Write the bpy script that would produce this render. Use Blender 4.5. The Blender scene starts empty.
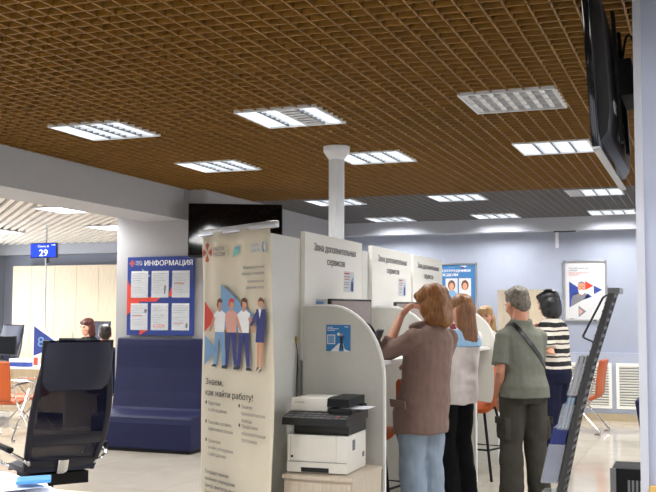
import bpy, bmesh, math, random
from mathutils import Vector, Matrix, noise
random.seed(7)
PI = math.pi
C = bpy.context.scene.collection
V = Vector

# ------------------------------------------------------------------ materials
def lin(c):
    r = []
    for v in c:
        v = v / 255.0
        r.append(v / 12.92 if v <= .04045 else ((v + .055) / 1.055) ** 2.4)
    return (*r, 1)

def mat(name, col, rough=.5, metal=0, noise_amt=.05, scale=30, bump=0, spec=.5, emit=0, alpha=1, trans=0, sheen=0, stretch=None):
    m = bpy.data.materials.new(name); m.use_nodes = True
    nt = m.node_tree; b = nt.nodes['Principled BSDF']
    b.inputs['Roughness'].default_value = rough
    b.inputs['Metallic'].default_value = metal
    b.inputs['Specular IOR Level'].default_value = spec
    b.inputs['Alpha'].default_value = alpha
    b.inputs['Transmission Weight'].default_value = trans
    if sheen: b.inputs['Sheen Weight'].default_value = sheen
    c = lin(col)
    b.inputs['Base Color'].default_value = c
    if noise_amt or bump:
        tc = nt.nodes.new('ShaderNodeTexCoord'); n = nt.nodes.new('ShaderNodeTexNoise')
        n.inputs['Scale'].default_value = scale; n.inputs['Detail'].default_value = 3
        if stretch:
            mp = nt.nodes.new('ShaderNodeMapping'); mp.inputs['Scale'].default_value = stretch
            nt.links.new(tc.outputs['Object'], mp.inputs[0]); nt.links.new(mp.outputs[0], n.inputs['Vector'])
        else:
            nt.links.new(tc.outputs['Object'], n.inputs['Vector'])
        if noise_amt:
            mx = nt.nodes.new('ShaderNodeMix'); mx.data_type = 'RGBA'
            k1, k2 = 1 - noise_amt, 1 + noise_amt
            mx.inputs[6].default_value = (c[0]*k1, c[1]*k1, c[2]*k1, 1)
            mx.inputs[7].default_value = (min(1, c[0]*k2), min(1, c[1]*k2), min(1, c[2]*k2), 1)
            cr = nt.nodes.new('ShaderNodeMapRange'); cr.inputs[1].default_value = .3; cr.inputs[2].default_value = .7
            nt.links.new(n.outputs[0], cr.inputs[0])
            nt.links.new(cr.outputs[0], mx.inputs[0]); nt.links.new(mx.outputs[2], b.inputs['Base Color'])
        if bump:
            bp = nt.nodes.new('ShaderNodeBump'); bp.inputs['Strength'].default_value = bump; bp.inputs['Distance'].default_value = .01
            nt.links.new(n.outputs[0], bp.inputs['Height']); nt.links.new(bp.outputs[0], b.inputs['Normal'])
    if emit:
        b.inputs['Emission Color'].default_value = c; b.inputs['Emission Strength'].default_value = emit
    return m

def floor_mat():
    m = bpy.data.materials.new('floor_tiles'); m.use_nodes = True
    nt = m.node_tree; b = nt.nodes['Principled BSDF']
    tc = nt.nodes.new('ShaderNodeTexCoord'); br = nt.nodes.new('ShaderNodeTexBrick')
    br.offset = 0; br.inputs['Scale'].default_value = 1
    br.inputs['Brick Width'].default_value = .6; br.inputs['Row Height'].default_value = .6
    br.inputs['Mortar Size'].default_value = .003
    br.inputs['Color1'].default_value = lin((184, 177, 165)); br.inputs['Color2'].default_value = lin((180, 172, 159))
    br.inputs['Mortar'].default_value = lin((160, 152, 140))
    nt.links.new(tc.outputs['Object'], br.inputs['Vector'])
    n = nt.nodes.new('ShaderNodeTexNoise'); n.inputs['Scale'].default_value = 4; n.inputs['Detail'].default_value = 6
    nt.links.new(tc.outputs['Object'], n.inputs['Vector'])
    mx = nt.nodes.new('ShaderNodeMix'); mx.data_type = 'RGBA'; mx.blend_type = 'SOFT_LIGHT'; mx.inputs[0].default_value = .25
    nt.links.new(br.outputs['Color'], mx.inputs[6]); nt.links.new(n.outputs[0], mx.inputs[7])
    nt.links.new(mx.outputs[2], b.inputs['Base Color'])
    b.inputs['Roughness'].default_value = .10; b.inputs['Specular IOR Level'].default_value = .6
    return m

def stripe_mat():
    m = bpy.data.materials.new('striped_knit'); m.use_nodes = True
    nt = m.node_tree; b = nt.nodes['Principled BSDF']; b.inputs['Roughness'].default_value = .85
    tc = nt.nodes.new('ShaderNodeTexCoord'); sp = nt.nodes.new('ShaderNodeSeparateXYZ')
    nt.links.new(tc.outputs['Object'], sp.inputs[0])
    n = nt.nodes.new('ShaderNodeTexNoise'); n.inputs['Scale'].default_value = 6
    nt.links.new(tc.outputs['Object'], n.inputs['Vector'])
    ad = nt.nodes.new('ShaderNodeMath'); ad.operation = 'MULTIPLY_ADD'; ad.inputs[1].default_value = .03
    nt.links.new(n.outputs[0], ad.inputs[0]); nt.links.new(sp.outputs[2], ad.inputs[2])
    dv = nt.nodes.new('ShaderNodeMath'); dv.operation = 'DIVIDE'; dv.inputs[1].default_value = .122
    nt.links.new(ad.outputs[0], dv.inputs[0])
    fr = nt.nodes.new('ShaderNodeMath'); fr.operation = 'FRACT'; nt.links.new(dv.outputs[0], fr.inputs[0])
    # wide black stripe + thin one each period
    cr = nt.nodes.new('ShaderNodeValToRGB'); cr.color_ramp.interpolation = 'CONSTANT'
    e = cr.color_ramp.elements; e[0].position = 0; e[0].color = lin((22, 22, 26)); e[1].position = .36; e[1].color = lin((222, 214, 202))
    x = cr.color_ramp.elements.new(.66); x.color = lin((30, 30, 34)); x = cr.color_ramp.elements.new(.78); x.color = lin((222, 214, 202))
    nt.links.new(fr.outputs[0], cr.inputs[0]); nt.links.new(cr.outputs[0], b.inputs['Base Color'])
    return m

def mesh_fabric():
    m = bpy.data.materials.new('navy_mesh_net'); m.use_nodes = True
    nt = m.node_tree; b = nt.nodes['Principled BSDF']
    b.inputs['Base Color'].default_value = lin((14, 18, 40)); b.inputs['Roughness'].default_value = .8; b.inputs['Specular IOR Level'].default_value = .1
    tc = nt.nodes.new('ShaderNodeTexCoord'); sp = nt.nodes.new('ShaderNodeSeparateXYZ')
    nt.links.new(tc.outputs['Object'], sp.inputs[0])
    outs = []
    for ax in (0, 2):
        a = nt.nodes.new('ShaderNodeMath'); a.operation = 'MULTIPLY'; a.inputs[1].default_value = 1 / .006
        f = nt.nodes.new('ShaderNodeMath'); f.operation = 'FRACT'
        g = nt.nodes.new('ShaderNodeMath'); g.operation = 'GREATER_THAN'; g.inputs[1].default_value = .76
        nt.links.new(sp.outputs[ax], a.inputs[0]); nt.links.new(a.outputs[0], f.inputs[0]); nt.links.new(f.outputs[0], g.inputs[0]); outs.append(g)
    mu = nt.nodes.new('ShaderNodeMath'); mu.operation = 'MULTIPLY'
    nt.links.new(outs[0].outputs[0], mu.inputs[0]); nt.links.new(outs[1].outputs[0], mu.inputs[1])
    iv = nt.nodes.new('ShaderNodeMath'); iv.operation = 'SUBTRACT'; iv.inputs[0].default_value = 1
    nt.links.new(mu.outputs[0], iv.inputs[1]); nt.links.new(iv.outputs[0], b.inputs['Alpha'])
    return m

M = dict(
    wall=mat('wall_paint', (156, 163, 180), .75, noise_amt=.02, scale=8),
    pillartrim=mat('pillar_trim', (168, 171, 182), .6, noise_amt=0),
    pillar=mat('pillar_paint', (150, 156, 176), .7, noise_amt=.02, scale=8),
    wall_grey=mat('grey_paint', (161, 161, 165), .7, noise_amt=.02, scale=8),
    wall_low=mat('lower_wall_paint', (166, 173, 192), .6, noise_amt=.02),
    soffit=mat('soffit_paint', (176, 180, 190), .75, noise_amt=.02),
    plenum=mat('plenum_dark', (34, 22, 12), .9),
    plenum_grey=mat('plenum_grey', (60, 60, 62), .9),
    wood_lat=mat('brown_lattice', (124, 87, 25), .55, noise_amt=.12, scale=12),
    grey_lat=mat('grey_lattice', (112, 112, 114), .55, noise_amt=.05),
    white_lat=mat('white_louvre_slats', (222, 216, 208), .6),
    floor=floor_mat(),
    tan=mat('tan_tile', (176, 160, 132), .35, noise_amt=.06),
    white=mat('white_paint', (238, 237, 230), .5, noise_amt=.02),
    trimwhite=mat('white_trim', (200, 202, 206), .45, noise_amt=.02),
    booth=mat('booth_laminate', (222, 222, 217), .4, noise_amt=.02),
    boothface=mat('divider_face', (200, 199, 192), .4, noise_amt=.02),
    edge=mat('white_edge_band', (238, 238, 236), .35, noise_amt=0),
    oak=mat('light_oak', (205, 192, 174), .5, noise_amt=.1, scale=6, stretch=(14, 14, 1)),
    beech=mat('pale_cabinet_wood', (226, 210, 184), .5, noise_amt=.08, scale=5, stretch=(10, 10, 1)),
    black=mat('black_plastic', (10, 10, 12), .35, noise_amt=.05),
    blackm=mat('black_matt', (16, 16, 18), .6, noise_amt=.05, spec=.25),
    gloss=mat('black_screen', (8, 9, 12), .08, noise_amt=0),
    darkgrey=mat('dark_grey_metal', (58, 58, 60), .45, noise_amt=.05),
    midgrey=mat('mid_grey_plastic', (120, 122, 126), .5),
    silver=mat('silver_alu', (190, 192, 196), .3, metal=.8, noise_amt=.02),
    chrome=mat('chrome', (215, 217, 220), .12, metal=1, noise_amt=0),
    navy=mat('navy_leatherette', (17, 22, 62), .6, spec=.3, noise_amt=.06, scale=8),
    navyd=mat('dark_navy_leatherette', (14, 17, 38), .42, noise_amt=.05, scale=40, bump=.1),
    navypad=mat('navy_pad', (25, 31, 56), .45, noise_amt=.05, scale=40, bump=.1),
    net=mesh_fabric(),
    orange=mat('orange_leatherette', (180, 82, 28), .5, noise_amt=.05, scale=10),
    printer=mat('printer_white', (228, 225, 217), .45, noise_amt=.01),
    screen_grey=mat('screen_greyed', (150, 136, 132), .25, noise_amt=.03),
    paper=mat('white_paper', (226, 230, 238), .8, noise_amt=.01),
    sheet=mat('sheet_paper', (205, 206, 208), .35, noise_amt=.03),
    banner=mat('cream_banner_cloth', (212, 204, 185), .7, noise_amt=.03, scale=5),
    ink=mat('dark_ink', (44, 46, 60), .7, noise_amt=0),
    inkgrey=mat('grey_ink', (120, 120, 128), .7, noise_amt=0),
    inkblack=mat('black_ink', (26, 26, 34), .6, noise_amt=0),
    red=mat('print_red', (206, 62, 48), .6, noise_amt=0),
    rust=mat('print_rust', (186, 82, 66), .6, noise_amt=0),
    teal=mat('print_teal', (120, 190, 186), .6, noise_amt=0),
    sky=mat('print_light_blue', (118, 158, 200), .6, noise_amt=0),
    blue=mat('board_blue', (28, 54, 130), .45, noise_amt=.02),
    flag=mat('print_blue', (44, 66, 146), .5, noise_amt=0),
    posterblue=mat('poster_blue', (64, 116, 168), .35, noise_amt=.05, scale=4),
    stickerblue=mat('sticker_blue', (40, 122, 186), .4, noise_amt=0),
    printwhite=mat('print_white', (236, 238, 242), .6, noise_amt=0),
    printnavy=mat('print_navy', (48, 54, 120), .6, noise_amt=0),
    printskin=mat('print_skin', (204, 148, 118), .6, noise_amt=0),
    printhair=mat('print_brown', (96, 62, 48), .6, noise_amt=0),
    printpink=mat('print_pink', (214, 160, 146), .6, noise_amt=0),
    sign=mat('lit_sign_blue', (24, 62, 236), .3, noise_amt=0, emit=1.1),
    signtext=mat('lit_sign_white', (235, 240, 255), .3, noise_amt=0, emit=1.6),
    lamp=mat('lamp_tube', (246, 250, 255), .4, noise_amt=0, emit=7),
    lampoff=mat('unlit_tube', (96, 98, 98), .4, noise_amt=0),
    louvredark=mat('louvre_divider', (60, 62, 64), .5, noise_amt=0),
    louvre=mat('louvre_mirror', (205, 208, 212), .3, metal=.55, noise_amt=0),
    louvreoff=mat('louvre_mirror_dull', (214, 216, 220), .45, metal=.1, noise_amt=0),
    skin=mat('skin', (206, 152, 126), .5, noise_amt=.05, scale=20),
    skinr=mat('skin_ruddy', (198, 138, 112), .5, noise_amt=.06, scale=20),
    lips=mat('lips', (170, 88, 84), .5, noise_amt=0),
    eye=mat('eye_dark', (40, 30, 26), .3, noise_amt=0),
    hair_copper=mat('hair_copper', (126, 80, 38), .42, noise_amt=.42, scale=9, bump=.5, stretch=(9, 9, 1.2)),
    hair_brown=mat('hair_chestnut', (118, 78, 46), .42, noise_amt=.38, scale=9, bump=.5, stretch=(9, 9, 1)),
    hair_grey=mat('hair_grey', (104, 96, 86), .6, noise_amt=.4, scale=24, bump=.5, stretch=(4, 4, 1.5)),
    hair_black=mat('hair_black', (14, 13, 16), .35, noise_amt=.25, scale=9, bump=.3, stretch=(9, 9, 1)),
    hair_blonde=mat('hair_blonde', (178, 142, 96), .45, noise_amt=.35, scale=9, bump=.4, stretch=(9, 9, 1)),
    hair_red=mat('hair_auburn', (70, 34, 30), .4, noise_amt=.3, scale=9, bump=.4, stretch=(9, 9, 1)),
    hair_dark=mat('hair_dark_brown', (38, 28, 24), .5, noise_amt=.35, scale=22, bump=.5),
    jacket=mat('taupe_suiting', (122, 99, 91), .85, noise_amt=.06, scale=120, sheen=.15, spec=.12),
    jeans=mat('pale_denim', (140, 154, 170), .85, noise_amt=.1, scale=7, bump=.15, spec=.12),
    blouse=mat('white_blouse', (226, 218, 216), .8, noise_amt=.03, scale=15, spec=.12),
    vest=mat('light_blue_knit', (146, 182, 214), .85, noise_amt=.06, spec=.12),
    scarf=mat('scarf_print', (132, 60, 76), .8, noise_amt=.5, scale=60, spec=.12),
    blackcloth=mat('black_trousers', (20, 20, 23), .8, noise_amt=.15, scale=10, spec=.12),
    shirt=mat('grey_green_polo', (114, 116, 106), .85, noise_amt=.06, scale=100, spec=.12),
    cargo=mat('charcoal_cargo', (66, 64, 58), .85, noise_amt=.14, scale=9, bump=.2, spec=.12),
    navycloth=mat('navy_trousers', (27, 29, 50), .85, noise_amt=.12, scale=10, spec=.12),
    stripes=stripe_mat(),
    shoe=mat('grey_shoe', (116, 112, 108), .6), shoeb=mat('dark_shoe', (40, 36, 34), .5),
    bluefolder=mat('blue_folder', (74, 142, 206), .4, noise_amt=.02),
    navybook=mat('blue_brochure', (38, 52, 128), .5, noise_amt=.06, scale=60),
    pane=mat('window_pane', (235, 245, 250), .05, noise_amt=0, alpha=.12),
    acrylic=mat('clear_acrylic', (222, 228, 236), .12, noise_amt=0, alpha=.28),
    brass=mat('brass_jack', (178, 140, 66), .35, metal=.6, noise_amt=0),
    yellowtan=mat('tan_wood_block', (186, 150, 84), .5),
    wire=mat('dark_wire', (52, 52, 56), .5, noise_amt=0),
    greycap=mat('grey_tray', (112, 114, 118), .4),
)

# ------------------------------------------------------------------ mesh helpers
def box(bm, x0, x1, y0, y1, z0, z1, bevel=0, seg=2, M4=None):
    g = bmesh.ops.create_cube(bm, size=1)
    vs = g['verts']
    for v in vs:
        v.co = V((x0 if v.co.x < 0 else x1, y0 if v.co.y < 0 else y1, z0 if v.co.z < 0 else z1))
    if bevel:
        es = list({e for v in vs for e in v.link_edges})
        r = bmesh.ops.bevel(bm, geom=es, offset=bevel, segments=seg, affect='EDGES', profile=.5)
        vs = list({v for f in r['faces'] for v in f.verts} | {v for v in vs if v.is_valid})
    if M4:
        for v in vs: v.co = M4 @ v.co
    return vs

def loft(bm, rings, cap=True, closed=True):
    """rings: list of lists of Vectors"""
    R = [[bm.verts.new(p) for p in r] for r in rings]
    n = len(R[0])
    for a, b in zip(R, R[1:]):
        for i in range(n if closed else n - 1):
            j = (i + 1) % n
            bm.faces.new((a[i], a[j], b[j], b[i]))
    if cap and closed:
        bm.faces.new(list(reversed(R[0]))); bm.faces.new(R[-1])
    return R

def frame_at(d, side=None):
    d = d.normalized()
    s = side or (V((1, 0, 0)) if abs(d.x) < .9 else V((0, 1, 0)))
    s = (s - d * s.dot(d)).normalized()
    return s, d.cross(s).normalized()

def tube(bm, pts, r, n=8, side=None, cap=True, round_ends=False):
    """r: scalar or list; items scalar or (a,b)"""
    pts = [V(p) for p in pts]; m = len(pts)
    rs = r if isinstance(r, (list, tuple)) and len(r) == m and not (m == 2 and isinstance(r, tuple)) else [r] * m
    rings = []; prev = side
    if round_ends:
        def ab(q): return q if isinstance(q, (tuple, list)) else (q, q)
        d0 = (pts[0] - pts[1]).normalized(); d1 = (pts[-1] - pts[-2]).normalized()
        a0 = ab(rs[0]); a1 = ab(rs[-1]); q0 = min(a0); q1 = min(a1)
        P = [pts[0] + d0 * q0 * .92, pts[0] + d0 * q0 * .6] + pts + [pts[-1] + d1 * q1 * .6, pts[-1] + d1 * q1 * .92]
        RS = [(a0[0]*.4, a0[1]*.4), (a0[0]*.8, a0[1]*.8)] + list(rs) + [(a1[0]*.8, a1[1]*.8), (a1[0]*.4, a1[1]*.4)]
        pts, rs = P, RS; m = len(pts)
    for i, p in enumerate(pts):
        d = (pts[min(i+1, m-1)] - pts[max(i-1, 0)])
        s, t = frame_at(d, prev)
        if side is None: prev = s
        a, b = rs[i] if isinstance(rs[i], (tuple, list)) else (rs[i], rs[i])
        rings.append([p + s * (a * math.cos(2*PI*k/n)) + t * (b * math.sin(2*PI*k/n)) for k in range(n)])
    return loft(bm, rings, cap)

def smooth_path(pts, k=6):
    """Catmull-Rom resample"""
    pts = [V(p) for p in pts]; out = []
    P = [pts[0]*2 - pts[1]] + pts + [pts[-1]*2 - pts[-2]]
    for i in range(1, len(P) - 2):
        for j in range(k):
            t = j / k
            a, b, c, d = P[i-1], P[i], P[i+1], P[i+2]
            out.append(.5 * ((2*b) + (c-a)*t + (2*a-5*b+4*c-d)*t*t + (3*b-a-3*c+d)*t**3))
    out.append(pts[-1]); return out

def fillet(pts, r, k=4):
    """round the corners of a polyline"""
    pts = [V(p) for p in pts]; out = [pts[0]]
    for a, b, c in zip(pts, pts[1:], pts[2:]):
        d1 = (a-b); d2 = (c-b); rr = min(r, d1.length*.45, d2.length*.45)
        p = b + d1.normalized()*rr; q = b + d2.normalized()*rr
        for i in range(k+1):
            t = i/k; out.append(p*(1-t)**2 + b*2*t*(1-t) + q*t*t)
    out.append(pts[-1]); return out

def prism(bm, poly, o, x, y, depth, both=True):
    """extrude 2D polygon in plane (o,x,y) by depth along normal"""
    o, x, y = V(o), V(x), V(y); nrm = x.cross(y).normalized()
    a = [o + x*u + y*v for u, v in poly]
    b = [p + nrm*depth for p in a]
    return loft(bm, [a, b], True)

def ell(bm, c, r, R=None, u=14, v=10):
    g = bmesh.ops.create_uvsphere(bm, u_segments=u, v_segments=v, radius=1)
    for w in g['verts']:
        p = V((w.co.x*r[0], w.co.y*r[1], w.co.z*r[2]))
        w.co = (R @ p if R else p) + V(c)

def lathe(bm, prof, c, n=20):
    c = V(c)
    loft(bm, [[c + V((r*math.cos(2*PI*k/n), r*math.sin(2*PI*k/n), z)) for k in range(n)] for r, z in prof], True)

def finish(bm):
    bmesh.ops.recalc_face_normals(bm, faces=bm.faces[:])

def obj(name, bm, m, parent=None, smooth=False, kind=None, label=None):
    finish(bm)
    me = bpy.data.meshes.new(name); bm.to_mesh(me); bm.free()
    ms = m if isinstance(m, list) else [m]
    for x in ms: me.materials.append(M[x] if isinstance(x, str) else x)
    if smooth:
        me.polygons.foreach_set('use_smooth', [True]*len(me.polygons))
        if smooth != 'all': me.set_sharp_from_angle(angle=math.radians(40))
    o = bpy.data.objects.new(name, me); C.objects.link(o)
    if parent: o.parent = parent
    if kind: o['kind'] = kind
    if label: o['label'] = label
    return o

def B(*boxes, bevel=0):
    bm = bmesh.new()
    for b in boxes: box(bm, *b, bevel=bevel)
    return bm

def T(*tubes, n=8):
    bm = bmesh.new()
    for pts, r in tubes: tube(bm, pts, r, n)
    return bm

def thing(name, label, cat, loc=(0, 0, 0), rz=0, group=None):
    o = bpy.data.objects.new(name, None); C.objects.link(o); o.empty_display_size = .1
    o.location = loc; o.rotation_euler = (0, 0, rz)
    return tag(o, label, cat, group)

def tag(o, label, cat, group=None):
    o['label'] = label; o['category'] = cat
    if group: o['group'] = group
    return o

def struct(name, bm, m, smooth=False):
    return obj(name, bm, m, None, smooth, 'structure')

def dup(root, loc, rz, label, group=None):
    def rec(o, par):
        c = o.copy(); C.objects.link(c)
        if par: c.parent = par
        for ch in list(o.children): rec(ch, c)
        return c
    r = rec(root, None); r.location = loc; r.rotation_euler = (0, 0, rz); r['label'] = label
    if group: r['group'] = group
    return r

def decal(name, parent, o, x, y, polys, lift=.0006):
    """flat printed marks in plane (o, x, y); polys = [(material, [(u,v)..])]"""
    o, x, y = V(o), V(x).normalized(), V(y).normalized(); nrm = x.cross(y)
    bm = bmesh.new(); mats = []
    for k, (mm, pl) in enumerate(polys):
        if mm not in mats: mats.append(mm)
        f = bm.faces.new([bm.verts.new(o + x*u + y*v + nrm*(lift*(k*.25+1))) for u, v in pl])
        f.material_index = mats.index(mm)
    me = bpy.data.meshes.new(name); bm.to_mesh(me); bm.free()
    for q in mats: me.materials.append(M[q])
    ob = bpy.data.objects.new(name, me); C.objects.link(ob)
    if parent: ob.parent = parent
    return ob

def rect(u0, u1, v0, v1): return [(u0, v0), (u1, v0), (u1, v1), (u0, v1)]
def oval(u, v, a, b, n=14): return [(u + a*math.cos(2*PI*k/n), v + b*math.sin(2*PI*k/n)) for k in range(n)]

def glyph_mesh(name, cu):
    """fill letter outlines by winding number (the font's outlines overlap themselves)"""
    from mathutils.geometry import delaunay_2d_cdt
    loops = []
    for sp in cu.splines:
        P = []; bp = sp.bezier_points; n = len(bp)
        for i in range(n):
            a, b = bp[i], bp[(i+1) % n]; p0, p1, p2, p3 = a.co.xy, a.handle_right.xy, b.handle_left.xy, b.co.xy
            d = p3 - p0; L = d.length or 1e-9
            bend = max(abs(d.cross(p1 - p0)), abs(d.cross(p2 - p0)))/L
            k = 1 if bend < .002 else 4
            for j in range(k):
                q = j/k; P.append(p0*(1-q)**3 + p1*3*q*(1-q)**2 + p2*3*q*q*(1-q) + p3*q**3)
        loops.append(P)
    groups = []
    for P in loops:
        bb = [min(p.x for p in P), min(p.y for p in P), max(p.x for p in P), max(p.y for p in P)]; L = [P]
        keep = []
        for g in groups:
            c = g[0]
            if bb[0] < c[2] and c[0] < bb[2] and bb[1] < c[3] and c[1] < bb[3]:
                bb = [min(bb[0], c[0]), min(bb[1], c[1]), max(bb[2], c[2]), max(bb[3], c[3])]; L += g[1]
            else: keep.append(g)
        groups = keep + [(bb, L)]
    vs, fs = [], []
    for _, L in groups:
        pts, eds = [], []
        for P in L:
            b = len(pts); pts += P; eds += [(b + i, b + (i+1) % len(P)) for i in range(len(P))]
        o = delaunay_2d_cdt(pts, eds, [], 0, 1e-6)
        segs = [(pts[i], pts[j]) for i, j in eds]
        b = len(vs); used = False
        for f in o[2]:
            x = sum(o[0][i].x for i in f)/3; y = sum(o[0][i].y for i in f)/3; wn = 0
            for p, q in segs:
                if (p.y <= y) != (q.y <= y):
                    xi = p.x + (y - p.y)/(q.y - p.y)*(q.x - p.x)
                    if xi > x: wn += 1 if q.y > p.y else -1
            if wn: fs.append([b + i for i in f])
        vs += [(p.x, p.y, 0) for p in o[0]]
    me = bpy.data.meshes.new(name); me.from_pydata(vs, [], fs)
    bm = bmesh.new(); bm.from_mesh(me)
    bmesh.ops.delete(bm, geom=[v for v in bm.verts if not v.link_faces], context='VERTS')
    for f in bm.faces:
        if f.normal.z < 0: f.normal_flip()
    bm.to_mesh(me); bm.free(); return me

def lettering(body, m, parent, o, x, y, width=None, height=None, align='LEFT', bold=0, name='lettering', space=1):
    """real letters on a surface: o = anchor of the first baseline, x/y = reading and up directions"""
    cu = bpy.data.curves.new(name, 'FONT'); cu.body = body; cu.align_x = align; cu.size = 1; cu.resolution_u = 3
    cu.space_line = space
    t = bpy.data.objects.new(name, cu); C.objects.link(t)
    dg = bpy.context.evaluated_depsgraph_get(); dg.update()
    me = glyph_mesh(name, t.evaluated_get(dg).to_curve(dg)); bpy.data.objects.remove(t)
    xs = [v.co.x for v in me.vertices]; w = (max(xs) - min(xs)) or 1
    sy = height if height else width / w
    sx = width / w if width else sy
    if height: sy = height / .72
    if not width: sx = sy
    o, x, y = V(o), V(x).normalized(), V(y).normalized(); nrm = x.cross(y)
    if bold:   # heavier strokes: the glyphs again, a hair to either side
        bm = bmesh.new(); bm.from_mesh(me); base = bm.faces[:]
        for dx in (-1.6*bold, 1.6*bold):
            g = bmesh.ops.duplicate(bm, geom=bm.verts[:0] + base)
            for v in {v for f in g['geom'] if isinstance(f, bmesh.types.BMFace) for v in f.verts}: v.co.x += dx; v.co.z += abs(dx)*.1 + dx*.02
        bm.to_mesh(me); bm.free()
    for v in me.vertices:
        c = v.co.copy(); v.co = o + x*(c.x*sx) + y*(c.y*sy) + nrm*(.0016 + c.z*.05)
    me.materials.clear(); me.materials.append(M[m])
    ob = bpy.data.objects.new(name, me); C.objects.link(ob)
    if parent: ob.parent = parent
    return ob

# ------------------------------------------------------------------ room shell
H = 2.808
ADDED_DAY = 28
ADDED_DAY_R = 38
LAMPW = 25
XL = -5.34
struct('floor', B((-12.5, 3.2, -3.5, 14.6, -.1, 0)), 'floor')
LIGHTS = {}
LX = [-4.495, -2.977, -1.425, .10, 1.62]
LY = [6.02, 7.89, 11.02, 13.30]
cells = [(x, y) for y in LY for x in LX] + [(x, y) for y in (-1.4, .5, 2.4) for x in LX]
def cut(lo, hi, holes):
    segs = [(lo, hi)]
    for a, b in holes:
        segs = [s for (p, q) in segs for s in ((p, min(q, a)), (max(p, b), q)) if s[1] - s[0] > .01]
    return segs
def lattice(name, x0, x1, y0, y1, m):
    bm = bmesh.new(); t = .0042
    for i in range(int((x1 - x0)/.1) + 1):
        x = x0 + .02 + i*.1
        if x > x1: break
        for a, b in cut(y0, y1, [(ly - .002, ly + .602) for lx, ly in cells if lx - .004 < x < lx + .604]):
            box(bm, x - t, x + t, a, b, H, H + .048)
    for i in range(int((y1 - y0)/.1) + 1):
        y = y0 + .05 + i*.1
        if y > y1: break
        for a, b in cut(x0, x1, [(lx - .002, lx + .602) for lx, ly in cells if ly - .004 < y < ly + .604]):
            box(bm, a, b, y - t, y + t, H, H + .048)
    return struct(name, bm, m)
lattice('ceiling', XL + .01, 2.9, -3.2, 10.95, 'wood_lat')
lattice('ceiling_rear', -5.12, 2.9, 10.95, 14.03, 'grey_lat')
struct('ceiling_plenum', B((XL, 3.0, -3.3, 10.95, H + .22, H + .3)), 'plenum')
struct('ceiling_plenum_rear', B((-5.4, 3.0, 10.951, 14.5, H + .22, H + .3)), 'plenum_grey')

# back wall, soffit, low ledge
struct('wall_back', B((-12.0, 3.1, 14.3, 14.5, 0, H + .25)), 'wall')
struct('trim_1', B((-5.2, 3.0, 14.06, 14.299, 2.625, H + .2)), 'soffit')
struct('trim_2', B((-5.0, 3.0, 14.235, 14.299, .10, .93)), 'wall_low')
struct('baseboard_back', B((-5.0, 3.0, 14.225, 14.299, 0, .10)), 'tan')
struct('wall_left', B((-5.45, -5.13, 9.72, 14.299, 0, H + .2)), 'wall_grey')
WY = [(2.6, 4.8), (6.2, 8.4), (9.8, 12.0)]  # unseen windows, added to brighten sign panels and other surfaces facing right
ey = [-3.4] + [q for w_ in WY for q in w_] + [14.3]
struct('wall_right', B((2.95, 3.1, -3.4, 14.3, 0, .85), (2.95, 3.1, -3.4, 14.3, 2.45, H + .25), *[(2.95, 3.1, ey[i], ey[i+1], .851, 2.449) for i in range(0, len(ey), 2)]), 'trimwhite')
for k, (a, b) in enumerate(WY):
    w_ = struct('window_%d' % (k + 5), B((2.99, 3.06, a, a + .06, .85, 2.45), (2.99, 3.06, b - .06, b, .85, 2.45), (2.99, 3.06, a + .06, b - .06, .85, .91), (2.99, 3.06, a + .06, b - .06, 2.39, 2.45), (2.99, 3.06, (a+b)/2 - .03, (a+b)/2 + .03, .91, 2.39)), 'trimwhite')
    obj('pane', B((3.022, 3.026, a + .061, b - .061, .911, 2.389)), 'pane', w_)
    ld = bpy.data.lights.new('added_daylight', 'AREA'); ld.shape = 'RECTANGLE'; ld.size = 1.6; ld.size_y = b - a; ld.energy = ADDED_DAY_R; ld.color = (.92, .96, 1)
    lo = bpy.data.objects.new('added_daylight', ld); C.objects.link(lo); lo.location = (3.2, (a+b)/2, 1.65); lo.rotation_euler = (0, math.radians(90), 0)
WX = [(-10.6, -8.4), (-4.6, -2.6), (-2.2, -.2), (.3, 2.3)]  # unseen windows behind the camera, added to brighten surfaces facing it
fb = [(-12.0, 3.1, -3.5, -3.35, 0, .85), (-12.0, 3.1, -3.5, -3.35, 2.45, H + .25)]
ex = [-12.0] + [q for w_ in WX for q in w_] + [3.1]
fb += [(ex[i], ex[i+1], -3.5, -3.35, .851, 2.449) for i in range(0, len(ex), 2)]
struct('wall_front', B(*fb), 'wall')
for k, (a, b) in enumerate(WX):
    w_ = struct('window_%d' % (k + 1), B((a, a + .06, -3.46, -3.39, .85, 2.45), (b - .06, b, -3.46, -3.39, .85, 2.45), (a + .06, b - .06, -3.46, -3.39, .85, .91), (a + .06, b - .06, -3.46, -3.39, 2.39, 2.45), ((a+b)/2 - .03, (a+b)/2 + .03, -3.46, -3.39, .91, 2.39)), 'trimwhite')
    obj('pane', B((a + .061, b - .061, -3.43, -3.426, .911, 2.389)), 'pane', w_)
    ld = bpy.data.lights.new('added_daylight', 'AREA'); ld.shape = 'RECTANGLE'; ld.size = b - a; ld.size_y = 1.6; ld.energy = ADDED_DAY; ld.color = (.92, .96, 1)
    lo = bpy.data.objects.new('added_daylight', ld); C.objects.link(lo); lo.location = ((a+b)/2, -3.6, 1.65); lo.rotation_euler = (math.radians(90), 0, 0)
struct('wall_side', B((-11.65, -11.5, -3.4, 10.0, 0, H + .25), (-11.65, -11.5, 13.4, 14.3, 0, H + .25), (-11.65, -11.5, 10.0, 13.4, 0, .85), (-11.65, -11.5, 10.0, 13.4, 2.35, H + .25)), 'wall')
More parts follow.
